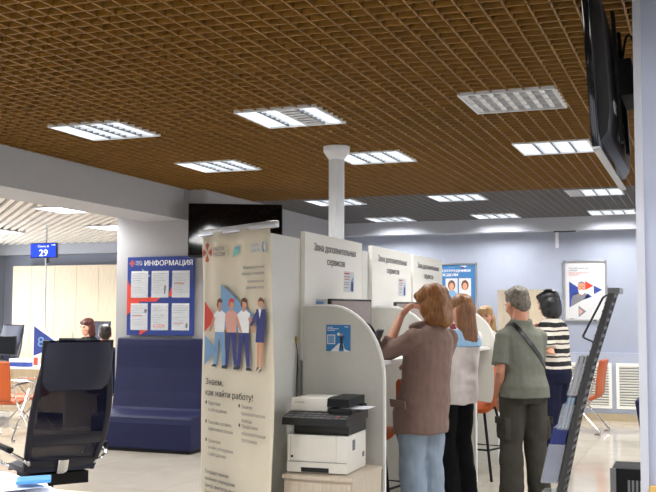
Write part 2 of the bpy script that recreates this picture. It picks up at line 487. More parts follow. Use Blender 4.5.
w_ = struct('window_8', B((-11.61, -11.54, 10.0, 10.06, .85, 2.35), (-11.61, -11.54, 13.34, 13.4, .85, 2.35), (-11.61, -11.54, 10.06, 13.34, .85, .91), (-11.61, -11.54, 10.06, 13.34, 2.29, 2.35), (-11.61, -11.54, 11.67, 11.73, .91, 2.29)), 'trimwhite')  # unseen window, added to brighten the cupboards and back wall of the left hall
obj('pane', B((-11.578, -11.574, 10.061, 13.339, .911, 2.289)), 'pane', w_)
ld = bpy.data.lights.new('added_daylight', 'AREA'); ld.shape = 'RECTANGLE'; ld.size = 1.5; ld.size_y = 3.4; ld.energy = 170; ld.color = (.95, .97, 1)
lo = bpy.data.objects.new('added_daylight', ld); C.objects.link(lo); lo.location = (-11.75, 11.7, 1.6); lo.rotation_euler = (0, math.radians(-90), 0)
# beam over the left opening, its column
struct('trim_3', B((-5.9, XL, -3.35, 9.70, 2.475, H + .2)), 'wall_grey')
struct('wall_column', B((-6.25, -5.45, 9.70, 10.3, 0, 2.62), (-5.45, -5.135, 9.695, 9.72, 0, H + .1)), 'wall_grey')
struct('trim_4', B((-5.60, -5.33, 9.6, 9.699, 2.49, H + .1)), 'wall_grey')
# left hall: low louvred ceiling and soffit
bm = bmesh.new()
d = V((-1, 1, 0)).normalized(); nn = V((1, 1, 0)).normalized()
LXL = [(-6.95, 9.05), (-7.75, 11.2), (-9.75, 11.2), (-8.2, 7.0), (-10.2, 9.05), (-10.2, 6.5), (-8.2, 4.2), (-8.2, 1.5), (-10.2, 1.5)]
for i in range(-150, 150):
    c = V((-8.7, 5.3, 0)) + nn*(i*.11)
    # clip line to the rectangle x -11.5..-5.9, y -3.3..14.0
    t0 = max((-5.91 - c.x)/d.x, (-3.3 - c.y)/d.y); t1 = min((-11.49 - c.x)/d.x, (14.0 - c.y)/d.y)
    if t1 - t0 < .1: continue
    a = c + d*t0; b = c + d*t1; w = nn*.030
    loft(bm, [[a - w + V((0, 0, 2.62)), a + w + V((0, 0, 2.62)), a + w + V((0, 0, 2.66)), a - w + V((0, 0, 2.66))],
              [b - w + V((0, 0, 2.62)), b + w + V((0, 0, 2.62)), b + w + V((0, 0, 2.66)), b - w + V((0, 0, 2.66))]])
struct('ceiling_left', bm, 'white_lat')
struct('ceiling_plenum_left', B((-11.5, -5.4, -3.4, 14.3, 2.86, 2.95)), 'plenum_grey')
struct('trim_5', B((-11.5, -5.46, 14.03, 14.299, 2.45, 2.84)), 'soffit')
# right pillar with a light corner strip
struct('wall_pillar', B((-.212, .75, 3.72, 4.45, 0, H + .15)), 'pillar')
struct('trim_6', B((-.226, -.2125, 3.705, 3.75, 0, H), (-.2125, -.198, 3.705, 3.7195, 0, H)), 'pillartrim')

# ------------------------------------------------------------------ ceiling lights
def make_light(name, pattern, label, loc, rz=0):
    t = thing(name, label, 'ceiling light', (loc[0] + (.6 if rz else 0), loc[1], H), rz, 'square lights in the lattice ceiling')
    fr = bmesh.new(); w = .016
    for b in ((0, .6, 0, w), (0, .6, .6 - w, .6), (0, w, w, .6 - w), (.6 - w, .6, w, .6 - w)):
        box(fr, b[0], b[1], b[2], b[3], -.006, .060)
    box(fr, 0, .6, 0, .6, .0605, .064)
    obj('frame', fr, 'trimwhite', t)
    for k in range(4):
        x0 = .018 + k*.141; on = pattern[k]
        obj('lamp', B((x0 + .006, x0 + .135, .018, .582, .040, .044)), 'lamp' if on else 'lampoff', t)
        lv = bmesh.new()
        for j in range(8):
            y = .022 + j*.0795
            prism(lv, [(-.004, .036), (.004, .036), (.0015, .002), (-.0015, .002)] if on else [(-.030, .004), (.004, .004), (.002, .038), (-.002, .038)], (x0 + .006, y, 0), (0, 1, 0), (0, 0, 1), .129)
        box(lv, x0 + .0055, x0 + .008, .018, .582, .034, .038)
        obj('louvre', lv, 'louvre' if on else 'louvreoff', t)
        if k: obj('divider', B((x0 - .005, x0 + .004, .018, .582, -.002, .036)), 'louvredark' if on else 'louvreoff', t)
    return t
ON = (1, 1, 1, 1)
full = make_light('ceiling_light', ON, 'lit square ceiling light nearest the left beam, in the row of the unlit one', (LX[0], LY[0]))
third = make_light('ceiling_light', (1, 1, 0, 1), 'square ceiling light with its third strip dark, above the white post', (LX[1], LY[0]))
dark = make_light('ceiling_light', (0, 0, 0, 0), 'wholly unlit square ceiling light showing its metal louvre cells', (LX[2], LY[0]), PI/2)
halfl = make_light('ceiling_light', (0, 1, 1, 1), 'square ceiling light with a dark left strip, at the brown ceiling edge near the pillar', (LX[2], LY[2]))
names = {
 (0, 1): 'lit square ceiling light above the black television and roll-up banner',
 (1, 1): 'lit square ceiling light just right of the white post head',
 (2, 1): 'lit square ceiling light behind the unlit louvred one',
 (0, 2): 'lit square ceiling light half hidden behind the white post',
 (1, 2): 'lit square ceiling light on the brown and grey ceiling edge, midway from post to pillar',
 (0, 3): 'small far lit ceiling light, leftmost of the three along the back soffit',
 (1, 3): 'small far lit ceiling light, middle of the three along the back soffit',
 (2, 3): 'small far lit ceiling light beside the pillar, rightmost of the back soffit three'}
for (i, j), lb in names.items():
    dup(full, (LX[i], LY[j], H), 0, lb, 'square lights in the lattice ceiling')
for x, y in cells:
    if x in LX[3:] or y in (-1.4, .5, 2.4):
        dup(full, (x, y, H), 0, 'lit square ceiling light of the rows outside the view', 'ceiling lights out of view')
def lamp_light(x, y, z, p, on=ON):
    n = sum(on)
    if not n: return
    ld = bpy.data.lights.new('tube_light', 'AREA'); ld.shape = 'RECTANGLE'; ld.size = .13*n; ld.size_y = .55; ld.energy = p*n/4; ld.color = (1, .98, .95); ld.spread = math.radians(150)
    lo = bpy.data.objects.new('tube_light', ld); C.objects.link(lo); lo.location = (x + .3 + (.07*(on[3] - on[0]) if n < 4 else 0), y + .3, z)
for x, y in cells:
    k = (round(x, 3), round(y, 3))
    on = {(LX[1], LY[0]): (1, 1, 0, 1), (LX[2], LY[0]): (0, 0, 0, 0), (LX[2], LY[2]): (0, 1, 1, 1)}.get((x, y), ON)
    lamp_light(x, y, H - .008, LAMPW, on)
def flat_light(x, y, lb, g):
    t = thing('panel_light', lb, 'ceiling light', (x, y, 2.6), 0, g)
    obj('frame', B((0, .6, 0, .02, 0, .018), (0, .6, .58, .6, 0, .018), (0, .02, .02, .58, 0, .018), (.58, .6, .02, .58, 0, .018), (0, .6, 0, .6, .0185, .0195)), 'trimwhite', t)
    obj('diffuser', B((.02, .58, .02, .58, .006, .018)), 'lamp', t)
    lamp_light(x, y, 2.598, LAMPW*(1.0 if x > -7 else 3.0))
PL = ['flat light panel in the white slatted ceiling nearest the grey beam', 'flat light panel in the white slatted ceiling beside the grey column',
      'flat light panel in the white slatted ceiling at the left edge']
for k, (x, y) in enumerate(LXL):
    flat_light(x, y, PL[k] if k < 3 else 'flat light panel of the left hall out of view', 'panels in the slatted ceiling' if k < 3 else 'left hall panels out of view')

# ------------------------------------------------------------------ service booths
W = -2.43
t = thing('partition_wall', 'long white partition wall running behind the three service booths', 'partition', (0, 0, 0))
obj('panel', B((-2.51, -2.462, 5.40, 7.22, 0, 1.93)), 'booth', t)
obj('panel', B((-2.51, -2.462, 7.225, 9.62, 0, 1.93)), 'booth', t)
t = thing('support_post', 'white ribbed post rising from behind the booths to the brown ceiling', 'post', (-2.79, 7.54, 0))
bm = bmesh.new(); n = 24
prof = [(.052 + (.012 if k % 6 in (0, 1) else 0)) for k in range(n)]
loft(bm, [[V((prof[k]*math.cos(2*PI*k/n), prof[k]*math.sin(2*PI*k/n), z)) for k in range(n)] for z in (0, 2.72)])
obj('shaft', bm, 'trimwhite', t, True)
bm = bmesh.new(); lathe(bm, [(.062, 2.70), (.085, 2.73), (.108, 2.765), (.108, 2.805)], (0, 0, 0), 24)
obj('collar', bm, 'trimwhite', t, True)

def divider_poly(Xr, top=1.49, rx=.37, rz=.46, left=W - .002):
    p = [(left, 0), (Xr, 0)]
    for k in range(13):
        a = k/12*PI/2
        p.append((Xr - rx + rx*math.cos(a), top - rz + rz*math.sin(a)))
    p.append((left, top)); return p
def make_booth(y0, y1, label, first_div, last_div=None):
    t = thing('service_booth', label, 'booth', (0, 0, 0), 0, 'service booths along the partition')
    sp = obj('sign_panel', B((-2.46, W, y0, y1, 1.14, 1.978)), 'white', t)
    lettering('Зона дополнительных', 'inkblack', sp, (W, (y0+y1)/2 + .01, 1.864), (0, 1, 0), (0, 0, 1), width=(y1-y0)*.735, height=.05, align='CENTER', bold=.012)
    lettering('сервисов', 'inkblack', sp, (W, (y0+y1)/2 + .01, 1.778), (0, 1, 0), (0, 0, 1), width=(y1-y0)*.315, height=.048, align='CENTER', bold=.012)
    for k, yy in enumerate([first_div] + ([last_div] if last_div else [])):
        dv = bmesh.new(); prism(dv, divider_poly(-1.89), (0, yy + .028, 0), (1, 0, 0), (0, 0, 1), .024)
        dvo = obj('divider', dv, 'boothface', t)
        eb = bmesh.new(); P = divider_poly(-1.89)[1:]
        Q = [(x, z) for x, z in P]
        # edge band following the outline
        rings = []
        for i, (x, z) in enumerate(Q):
            a = Q[max(i-1, 0)]; b = Q[min(i+1, len(Q)-1)]
            tx, tz = b[0]-a[0], b[1]-a[1]; l = math.hypot(tx, tz) or 1
            nx, nz = tz/l, -tx/l
            rings.append([V((x, yy, z)), V((x + nx*.012, yy, z + nz*.012)), V((x + nx*.012, yy + .032, z + nz*.012)), V((x, yy + .032, z))])
        loft(eb, rings); obj('edge_band', eb, 'edge', dvo)
    obj('worktop', B((W + .005, -1.955, first_div + .034, y1 - .005, 1.11, 1.137)), 'edge', t)
    obj('front_panel', B((-2.42, -2.40, first_div + .034, y1 - .005, 0, 1.105)), 'boothface', t)
    return sp
sp1 = make_booth(5.978, 7.129, 'nearest white service booth, behind the printer', 5.95)
sp2 = make_booth(7.372, 8.475, 'middle white service booth, between the two others', 7.30)
sp3 = make_booth(8.539, 9.585, 'farthest white service booth, with the second bar stool', 8.59, 9.60)
# leaflet stickers on the sign panels (fastened: parts)
for (y, z, w, h), sp, lab in (((6.83, 1.675, .22, .15), sp1, 'nearest booth'), ((8.195, 1.672, .21, .15), sp2, 'middle booth'), ((9.29, 1.665, .21, .15), sp3, 'farthest booth')):
    lf = obj('leaflet', B((W + .0002, W + .0012, y - w/2, y + w/2, z - h/2, z + h/2)), 'sheet')
    tag(lf, 'small printed leaflet taped to the sign panel of the ' + lab, 'leaflet', 'leaflets on sign panels')
    pol = [('rust', rect(.01, w*.55, h*.86, h*.93)), ('inkgrey', rect(.01, w*.6, h*.72, h*.76)), ('rust', rect(.01, w*.5, h*.6, h*.64)),
           ('inkgrey', rect(.01, w*.45, h*.45, h*.48)), ('inkgrey', rect(.01, w*.45, h*.35, h*.38)), ('inkgrey', rect(.01, w*.4, h*.2, h*.23)),
           ('sky', [(w*.62, .01), (w*.95, .01), (w*.95, h*.8), (w*.7, h*.55)]), ('printnavy', rect(w*.72, w*.9, h*.05, h*.5))]
    decal('print', lf, (W + .0012, y - w/2, z - h/2), (0, 1, 0), (0, 0, 1), pol)
# blue sticker on the near divider (square code left out)
st = obj('wall_sticker', B((-2.268, -2.105, 5.9472, 5.9492, 1.204, 1.371)), 'stickerblue')
tag(st, 'square blue sticker with a small standing figure on the nearest booth divider', 'sticker')
decal('print', st, (-2.268, 5.9472, 1.204), (1, 0, 0), (0, 0, 1), [
    ('printwhite', rect(.008, .045, .150, .154)), ('printwhite', rect(.008, .085, .140, .144)), ('printwhite', rect(.008, .06, .130, .134)),
    ('printwhite', rect(.125, .15, .152, .156)), ('printwhite', [(.03, 0), (.085, 0), (.095, .05), (.085, .05)]),
    ('printwhite', [(.115, .05), (.105, .05), (.13, .012), (.163, 0), (.12, 0)]),
    ('printwhite', rect(.008, .062, .045, .105)), ('sky', rect(.013, .057, .05, .10)),
    ('ink', [(.094, .012), (.100, .012), (.104, .05), (.108, .012), (.114, .012), (.113, .06), (.117, .095), (.092, .095), (.096, .06)]),
    ('printskin', oval(.104, .105, .007, .009)), ('printwhite', oval(.085, .108, .010, .010)), ('ink', [(.116, .09), (.128, .078), (.126, .088), (.117, .098)])])

# monitors of the booths
def make_monitor(name, label, loc, rz, w=.46, h=.30, group=None, screen='screen_grey'):
    t = thing(name, label, 'monitor', loc, rz, group)
    bm = bmesh.new(); box(bm, -w/2, w/2, -.03, .0, .13, .13 + h, bevel=.008)
    sh = obj('housing', bm, 'black', t, True)
    obj('screen', B((-w/2 + .014, w/2 - .014, -.0325, -.0302, .148, .13 + h - .014)), screen, sh)
    obj('stand', B((-.03, .03, .005, .03, .011, .25)), 'black', t)
    bm = bmesh.new(); lathe(bm, [(.10, 0), (.10, .006), (.04, .011)], (0, .02, 0)); obj('foot', bm, 'black', t, True)
    return t
make_monitor('computer_monitor', 'black monitor with greyish screen above the nearest booth divider', (-2.27, 6.37, 1.1372), math.radians(72), .46, .275)
make_monitor('computer_monitor', 'small black monitor half hidden by the raised hand, in the middle booth', (-2.28, 7.85, 1.1372), math.radians(62), .34, .275)

# knobbly black desk telephone in the nearest booth
t = thing('desk_telephone', 'knobbly black telephone with tangled cord beside the curved divider', 'telephone', (-2.09, 6.33, 1.1372), math.radians(40))
bm = bmesh.new(); prism(bm, [(-.08, 0), (.08, 0), (.07, .05), (-.05, .11), (-.08, .11)], (0, -.05, 0), (1, 0, 0), (0, 0, 1), -.10)
obj('body', bm, 'blackm', t)
bm = bmesh.new()
tube(bm, smooth_path([(-.09, .0, .20), (-.06, .01, .235), (-.01, .02, .22), (.03, .03, .17), (.06, .02, .10)]), .017, 8)
ell(bm, (-.08, 0, .205), (.03, .03, .03)); ell(bm, (.055, .02, .10), (.028, .028, .03))
obj('handset', bm, 'blackm', t, True)
bm = bmesh.new()
pts = [V((.02 + .022*math.cos(k*1.1) + .0006*k, -.02 + .022*math.sin(k*1.1), .11 + .0015*k - .0000*k)) for k in range(60)]
tube(bm, pts, .006, 6)
obj('coiled_cord', bm, 'darkgrey', t, True)
# cards standing on the worktop behind the near divider
for k, (x, y, w, h, mm, lb) in enumerate(((-2.36, 6.10, .07, .40, 'sheet', 'tall pale card standing behind the nearest divider'), (-2.345, 6.03, .05, .385, 'sky', 'light blue card standing behind the nearest divider'))):
    c_ = obj('display_card', B((-w/2, w/2, -.002, .002, 0, h)), mm); c_.location = (x, y, 1.1372); c_.rotation_euler = (0, 0, .25)
    tag(c_, lb, 'card')
c_ = obj('display_card', B((-.11, .11, -.002, .002, 0, .37)), 'sheet'); c_.location = (-2.33, 7.46, 1.1372); c_.rotation_euler = (0, 0, .9)
tag(c_, 'white card standing in the middle booth by its monitor', 'card')

# cables hanging on the partition
t = thing('hanging_cable', 'pair of dark cables with brass jack hanging down the white partition', 'cable', (-2.455, 5.90, 0))
bm = bmesh.new()
tube(bm, smooth_path([(0, 0, 1.255), (.004, .012, 1.18), (.002, .004, 1.0), (.004, -.012, .86), (.003, -.02, .60), (.002, -.02, .02)]), .0035, 6)
tube(bm, smooth_path([(0, 0, 1.255), (.003, .022, 1.16), (.003, .022, 1.0), (.003, .006, .86), (.003, -.012, .60), (.002, -.01, .02)]), .003, 6)
obj('wire', bm, 'wire', t, True)
bm = bmesh.new(); tube(bm, [(0, 0, 1.25), (0, 0, 1.27), (0, 0, 1.295)], [.006, .010, .008], 8); obj('jack', bm, 'brass', t, True)

# ------------------------------------------------------------------ printer on its cabinet
t = thing('printer_cabinet', 'low pale oak cabinet under the printer', 'cabinet', (0, 0, 0))
obj('body', B((-2.305, -1.885, 5.37, 5.90, .0, .49)), 'oak', t)
obj('top', B((-2.312, -1.878, 5.355, 5.90, .4905, .512)), 'oak', t)
dr = obj('door', B((-2.295, -1.895, 5.352, 5.3695, .03, .475)), 'oak', t)
obj('handle', T(([(-2.13, 5.335, .40), (-2.06, 5.335, .40)], .005)), 'silver', dr)
t = thing('printer', 'white and black office laser printer on the low cabinet', 'printer', (-2.125, 5.44, .5125), math.radians(2))
bm = bmesh.new(); box(bm, -.19, .18, 0, .38, .004, .222, bevel=.008); bo = obj('body', bm, 'printer', t, True)
obj('front_cover', B((-.165, .115, -.004, -.0002, .075, .212)), 'printer', bo)
obj('front_seam', B((-.188, .178, -.0014, -.0002, .066, .069), (.112, .115, -.0016, -.0002, .07, .218), (-.168, -.165, -.0016, -.0002, .07, .218)), 'inkgrey', bo)
tr = obj('paper_tray', B((-.188, .178, -.006, -.0002, .008, .064)), 'printer', t)
obj('tray_handle', B((-.10, .07, -.0085, -.0062, .01, .036)), 'black', tr)
obj('power_button', B((-.163, -.15, -.0062, -.0042, .09, .103)), 'black', bo)
obj('side_vent', B((.1802, .182, .10, .15, .13, .19)), 'inkgrey', bo); obj('side_latch', B((.1802, .182, .30, .34, .07, .10)), 'inkgrey', bo)
obj('foot', B((-.17, -.14, .03, .06, 0, .0038)), 'black', t); obj('foot', B((.13, .16, .03, .06, 0, .0038)), 'black', t)
obj('foot', B((-.17, -.14, .32, .35, 0, .0038)), 'black', t); obj('foot', B((.13, .16, .32, .35, 0, .0038)), 'black', t)
bm = bmesh.new(); box(bm, -.16, .18, .03, .38, .2225, .30, bevel=.006); obj('output_bay', bm, 'black', t, True)
bm = bmesh.new(); prism(bm, [(-.075, .285), (-.07, .325), (.05, .352), (.36, .352), (.36, .30), (.0, .29)], (-.195, 0, 0), (0, 1, 0), (0, 0, 1), .395)
cp = obj('control_panel', bm, 'black', t)
bm = bmesh.new()
for i in range(9):
    for j in range(3):
        if i > 5 and j == 2: continue
        x = -.18 + i*.042; s = j*.014
        box(bm, x, x + .03, -.068 + j*.036, -.045 + j*.036, .327 + j*.0085, .331 + j*.0085)
obj('key_pad', bm, 'midgrey', cp)
obj('start_key', B((.125, .145, -.05, -.03, .3345, .338)), 'rust', cp)
bm = bmesh.new(); box(bm, -.19, .04, .06, .36, .3525, .43, bevel=.008); lid = obj('scanner_lid', bm, 'printer', t, True)
lettering('KYOCERA', 'inkgrey', lid, (-.165, .0598, .40), (1, 0, 0), (0, 0, 1), width=.06)
bm = bmesh.new(); prism(bm, [(.05, .3525), (.05, .372), (.36, .372), (.36, .3525)], (.042, 0, 0), (0, 1, 0), (0, 0, 1), .15)
ad = obj('document_feeder', bm, 'black', t)
bm = bmesh.new(); prism(bm, [(.04, .385), (.05, .43), (.10, .437), (.36, .437), (.36, .385)], (.042, 0, 0), (0, 1, 0), (0, 0, 1), .135); box(bm, .042, .19, .28, .36, .3725, .385); obj('feeder_hood', bm, 'blackm', ad)
ps = obj('paper_sheet', B((-.085, .085, -.09, .09, 0, .003)), 'paper'); ps.location = (-1.945, 5.62, .8855); ps.rotation_euler = (0, .0, .05)
tag(ps, 'white paper sheet sticking out of the black document feeder of the printer', 'paper')

# ------------------------------------------------------------------ roll-up banner
bl = V((-2.978, 5.591, 0)); br_ = V((-2.261, 5.113, 0))
bx = (br_ - bl).normalized(); bn = bx.cross(V((0, 0, 1))).normalized(); BW = (br_ - bl).length
ang = math.atan2(bx.y, bx.x)
t = thing('roll_up_banner', 'tall cream roll-up banner with four drawn figures beside the printer', 'banner', bl, ang)
# local: x along the banner 0..BW, -y towards the viewer
bm = bmesh.new(); nx_, nz_ = 28, 24; g = []
for j in range(nz_ + 1):
    z = .1 + 1.84*j/nz_; row = []
    for i in range(nx_ + 1):
        u = i/nx_; curl = .014*math.sin(u*PI*5 + .4)*(z/1.9)**2 + .02*(abs(2*u - 1)**6)*math.sin(PI*min(1, (z - .1)/1.8))
        wv = .006*math.sin(z*5 + u*3)
        inset = .016*math.exp(-((1.94 - z)/.06)**2)
        row.append(bm.verts.new((inset + u*(BW - .025 - 2*inset), curl + wv - .004, z)))
    g.append(row)
for j in range(nz_):
    for i in range(nx_):
        bm.faces.new((g[j][i], g[j][i+1], g[j+1][i+1], g[j+1][i]))
cloth = obj('cloth', bm, 'banner', t, 'all')
sm = cloth.modifiers.new('thick', 'SOLIDIFY'); sm.thickness = .0012
bm = bmesh.new(); box(bm, -.012, BW + .012, -.018, .022, 1.925, 1.965, bevel=.006); obj('top_rail', bm, 'silver', t, True)
bm = bmesh.new(); box(bm, -.01, BW + .01, -.09, .09, 0, .10, bevel=.02); obj('base', bm, 'silver', t, True)
obj('pole', T(([(BW/2, .045, .09), (BW/2, .045, 1.95)], .008)), 'silver', t)
def bpt(u, v): return (u, v)
O = (0, -.026, 0); X_ = (1, 0, 0); Y_ = (0, 0, 1)
# red cross of four wedges + name
lg = []
cx, cz = .122, 1.818
for k in range(4):
    a = k*PI/2
    def rot(p): return (cx + p[0]*math.cos(a) - p[1]*math.sin(a), cz + p[0]*math.sin(a) + p[1]*math.cos(a))
    lg.append(('rust', [rot((.010, 0)), rot((.050, -.026)), rot((.062, .0)), rot((.050, .026))]))
decal('red_emblem', t, O, X_, Y_, lg)
lettering('РАБОТА\nРОССИИ', 'inkgrey', t, (.20, -.026, 1.822), X_, Y_, width=.14, height=.024, bold=.015)
decal('teal_emblem', t, O, X_, Y_, [('teal', [(.43, 1.775), (.455, 1.835), (.515, 1.84), (.512, 1.795)]), ('sky', [(.455, 1.835), (.515, 1.84), (.48, 1.815)]), ('inkgrey', rect(.385, .387, 1.79, 1.84))])
lettering('Центр\nработы', 'sky', t, (.65, -.026, 1.825), X_, Y_, width=.095, height=.022)
decal('light_blue_emblem', t, O, X_, Y_, [('sky', oval(.785, 1.82, .022, .032)), ('banner', oval(.795, 1.822, .012, .022))])
lettering('Индивидуальный\nподход к каждому', 'inkgrey', t, (.795, -.026, 1.70), X_, Y_, width=.25, height=.017, align='RIGHT', space=1.5, bold=.01)
lettering('Комплексное\nрешение услуг', 'inkgrey', t, (.795, -.026, 1.618), X_, Y_, width=.20, height=.017, align='RIGHT', space=1.5, bold=.01)
decal('red_triangle', t, O, X_, Y_, [('red', [(.095, 1.325), (.095, 1.518), (.24, 1.41)])])
decal('blue_shapes', t, O, X_, Y_, [('sky', [(.10, 1.12), (.10, 1.31), (.25, 1.22)]), ('sky', [(.297, 1.36), (.297, 1.62), (.68, 1.43), (.52, 1.33)])])
def fz(P): return [(m_, [(u, 1.118 + (z - .675)*.70) for u, z in q]) for m_, q in P]
def fig(u, s, top, bottom, hair, pose, hat=None):
    z0, z1 = .675, 1.235; P = []
    P.append((bottom, [(u - .075*s, z0 + .02), (u - .035*s, z0 + .02), (u + .0, z0 + .27), (u + .035, z0 + .02), (u + .075, z0 + .02), (u + .06, z0 + .33), (u - .05, z0 + .33)]))
    P.append(('ink', [(u - .10, z0), (u - .035, z0), (u - .035, z0 + .022), (u - .075, z0 + .022)]))
    P.append(('ink', [(u + .03, z0 - .01), (u + .10, z0 - .01), (u + .075, z0 + .018), (u + .035, z0 + .018)]))
    P.append((top, [(u - .055, z0 + .30), (u + .06, z0 + .30), (u + .07, z0 + .46), (u + .03, z0 + .485), (u - .03, z0 + .485), (u - .075, z0 + .45)]))
    P.append(('printskin', [(u + .05*pose, z0 + .42), (u + .075*pose, z0 + .44), (u + .12*pose, z0 + .34), (u + .13*pose, z0 + .30), (u + .10*pose, z0 + .31)]))
    P.append(('printskin', rect(u - .012, u + .014, z0 + .475, z0 + .51)))
    P.append(('printskin', oval(u + .005*pose, z0 + .535, .028, .040)))
    P.append((hair, [(u - .034, z0 + .53), (u - .026, z0 + .58), (u + .005, z0 + .594), (u + .034, z0 + .575), (u + .03, z0 + .55), (u - .012, z0 + .56), (u - .02, z0 + .51)]))
    return fz(P)
decal('printed_figure', t, O, X_, Y_, fig(.285, 1, 'printwhite', 'sky', 'printhair', -1))
decal('printed_figure', t, O, X_, Y_, fig(.425, .9, 'printpink', 'printnavy', 'red', 1))
decal('printed_figure', t, O, X_, Y_, fig(.57, 1, 'printwhite', 'printnavy', 'printhair', 1))
u0 = .755
decal('printed_figure', t, O, X_, Y_, fz([
    ('printskin', [(u0 - .03, .70), (u0 - .008, .70), (u0 + .0, .95), (u0 - .035, .95)]), ('printskin', [(u0 + .005, .68), (u0 + .022, .68), (u0 + .03, .95), (u0, .95)]),
    ('ink', [(u0 - .045, .665), (u0 - .008, .70), (u0 - .03, .70)]), ('ink', [(u0 - .02, .65), (u0 + .022, .68), (u0 + .005, .685)]),
    ('printnavy', [(u0 - .05, .90), (u0 + .045, .90), (u0 + .05, 1.02), (u0 + .055, 1.17), (u0 - .045, 1.17), (u0 - .04, 1.02)]),
    ('printnavy', [(u0 - .04, 1.16), (u0 - .10, 1.06), (u0 - .115, 1.04), (u0 - .09, 1.03), (u0 - .03, 1.10)]),
    ('printwhite', [(u0 - .02, 1.17), (u0 + .012, 1.17), (u0 - .005, 1.09)]),
    ('printskin', oval(u0 - .002, 1.225, .026, .038)), ('printhair', [(u0 - .03, 1.235), (u0, 1.27), (u0 + .035, 1.25), (u0 + .042, 1.21), (u0 + .02, 1.235)])]))
lettering('Знаем,\nкак найти работу!', 'ink', t, (.118, -.026, 1.006), X_, Y_, width=.56, height=.038, bold=.012, space=1.25)
for u, z, s in ((.123, .885, 'Подготовка\nк собеседованию'), (.125, .77, 'Поможем составить\nэффективное резюме'), (.128, .658, 'Организуем\nон-лайн собеседование\nс работодателем'), (.522, .892, 'Окажем\nпсихологическую\nпомощь'), (.526, .78, 'Предложим\nобразовательные\nпрограммы')):
    decal('bullet', t, O, X_, Y_, [('ink', oval(u + .006, z + .012, .009, .011))])
    lettering(s, 'ink', t, (u + .033, -.026, z), X_, Y_, width=(.23 if 'Под' in s else .30) if u < .3 else .26, height=.021, space=1.35)
lettering('Государственное\nказённое учреждение\nЦентр занятости населения\nТюменской области', 'ink', t, (.127, -.026, .47), X_, Y_, width=.45, height=.022, bold=.016, space=1.35)

# ------------------------------------------------------------------ information board and sofa, television
t = thing('information_board', 'blue information board with six sheets on the grey column', 'notice board', (-6.084, 9.66, 1.204))
BWd, BH = .85, .875
bm = bmesh.new(); box(bm, 0, BWd, 0, .012, 0, BH, bevel=.003); pn = obj('panel', bm, 'blue', t)
bo_, bX, bY = (0, -.0002, 0), (1, 0, 0), (0, 0, 1)
decal('red_shapes', t, bo_, bX, bY, [('red', [(0, .22), (.16, .36), (0, .62)]), ('red', rect(.03, .36, .375, .425)), ('red', [(.30, .43), (.44, .43), (.37, .37)]),
    ('red', [(.52, .43), (.60, .43), (.60, .60)]), ('sky', [(.19, .60), (.19, .745), (.30, .66)]), ('red', [(.17, .0), (.17, .13), (.28, .06)])])
lettering('ИНФОРМАЦИЯ', 'printwhite', t, (.215, -.0002, .775), bX, bY, width=.605, height=.058, bold=.008)
decal('emblem', t, bo_, bX, bY, [('rust', [(.06 + .035*math.cos(a + d_), .803 + .035*math.sin(a + d_)) for a in [k*PI/2] for d_ in (-.5, 0, .5)] + [(.06, .803)]) for k in range(4)])
lettering('РАБОТА\nРОССИИ', 'printwhite', t, (.105, -.0002, .81), bX, bY, width=.085, height=.02)
nm = [['upper left', 'upper middle', 'upper right'], ['lower left', 'lower middle', 'lower right']]
for r in range(2):
    for c in range(3):
        x0 = .055 + c*.262; z0 = .42 - r*.36 + .0; w_, h_ = .215, .295
        obj('pocket', B((x0 - .004, x0 + w_ + .004, -.0065, -.0055, z0 - .004, z0 + h_ - .02)), 'acrylic', t)
        s = obj('information_sheet', B((0, w_, 0, .0015, 0, h_)), 'sheet'); s.location = (-6.084 + x0, 9.66 - .0045, 1.204 + z0)
        tag(s, 'white printed sheet in the %s pocket of the blue board' % nm[r][c], 'sheet', 'sheets on the information board')
        pol = []
        rnd = random.Random(r*3 + c)
        for k in range(9):
            v = h_ - .03 - k*.026
            if rnd.random() < .85: pol.append(('inkgrey', rect(.02, .02 + rnd.uniform(.08, .17), v, v + .005)))
        if (r, c) in ((0, 2), (1, 0)): pol.append(('rust', rect(.02, .15, .15, .162)))
        if (r, c) == (1, 1): pol += [('rust', rect(.03, .17, .03, .06)), ('printpink', rect(.04, .16, .037, .053))]
        if (r, c) == (0, 1): pol += [('ink', [(.16, .04), (.175, .04), (.185, .12), (.175, .14), (.16, .12)])]
        if (r, c) == (1, 2): pol += [('rust', rect(.02, .15, .07, .078)), ('ink', oval(.185, .05, .015, .03))]
        if (r, c) == (1, 0): pol += [('ink', oval(.19, .21, .018, .025))]
        decal('print', s, (0, 0, 0), bX, bY, pol, .0005)

t = thing('sofa', 'high-backed navy leatherette sofa against the grey column', 'sofa', (-5.60, 9.1, 0))
prof = [(.02, .035), (.0, .30), (.012, .355), (.05, .375), (.36, .40), (.405, .42), (.44, .60), (.475, .85), (.49, 1.10), (.50, 1.165), (.53, 1.178), (.548, 1.15), (.548, .035)]
bm = bmesh.new(); prism(bm, prof, (-.56, 0, 0), (0, 1, 0), (0, 0, 1), 1.2); s = obj('body', bm, 'navy', t)
bv = s.modifiers.new('soft', 'BEVEL'); bv.width = .012; bv.segments = 3
obj('plinth', B((-.54, .62, .04, .53, 0, .033)), 'blackm', t)
obj('seam', B((-.561, .641, .001, .003, .352, .356)), 'navyd', t)

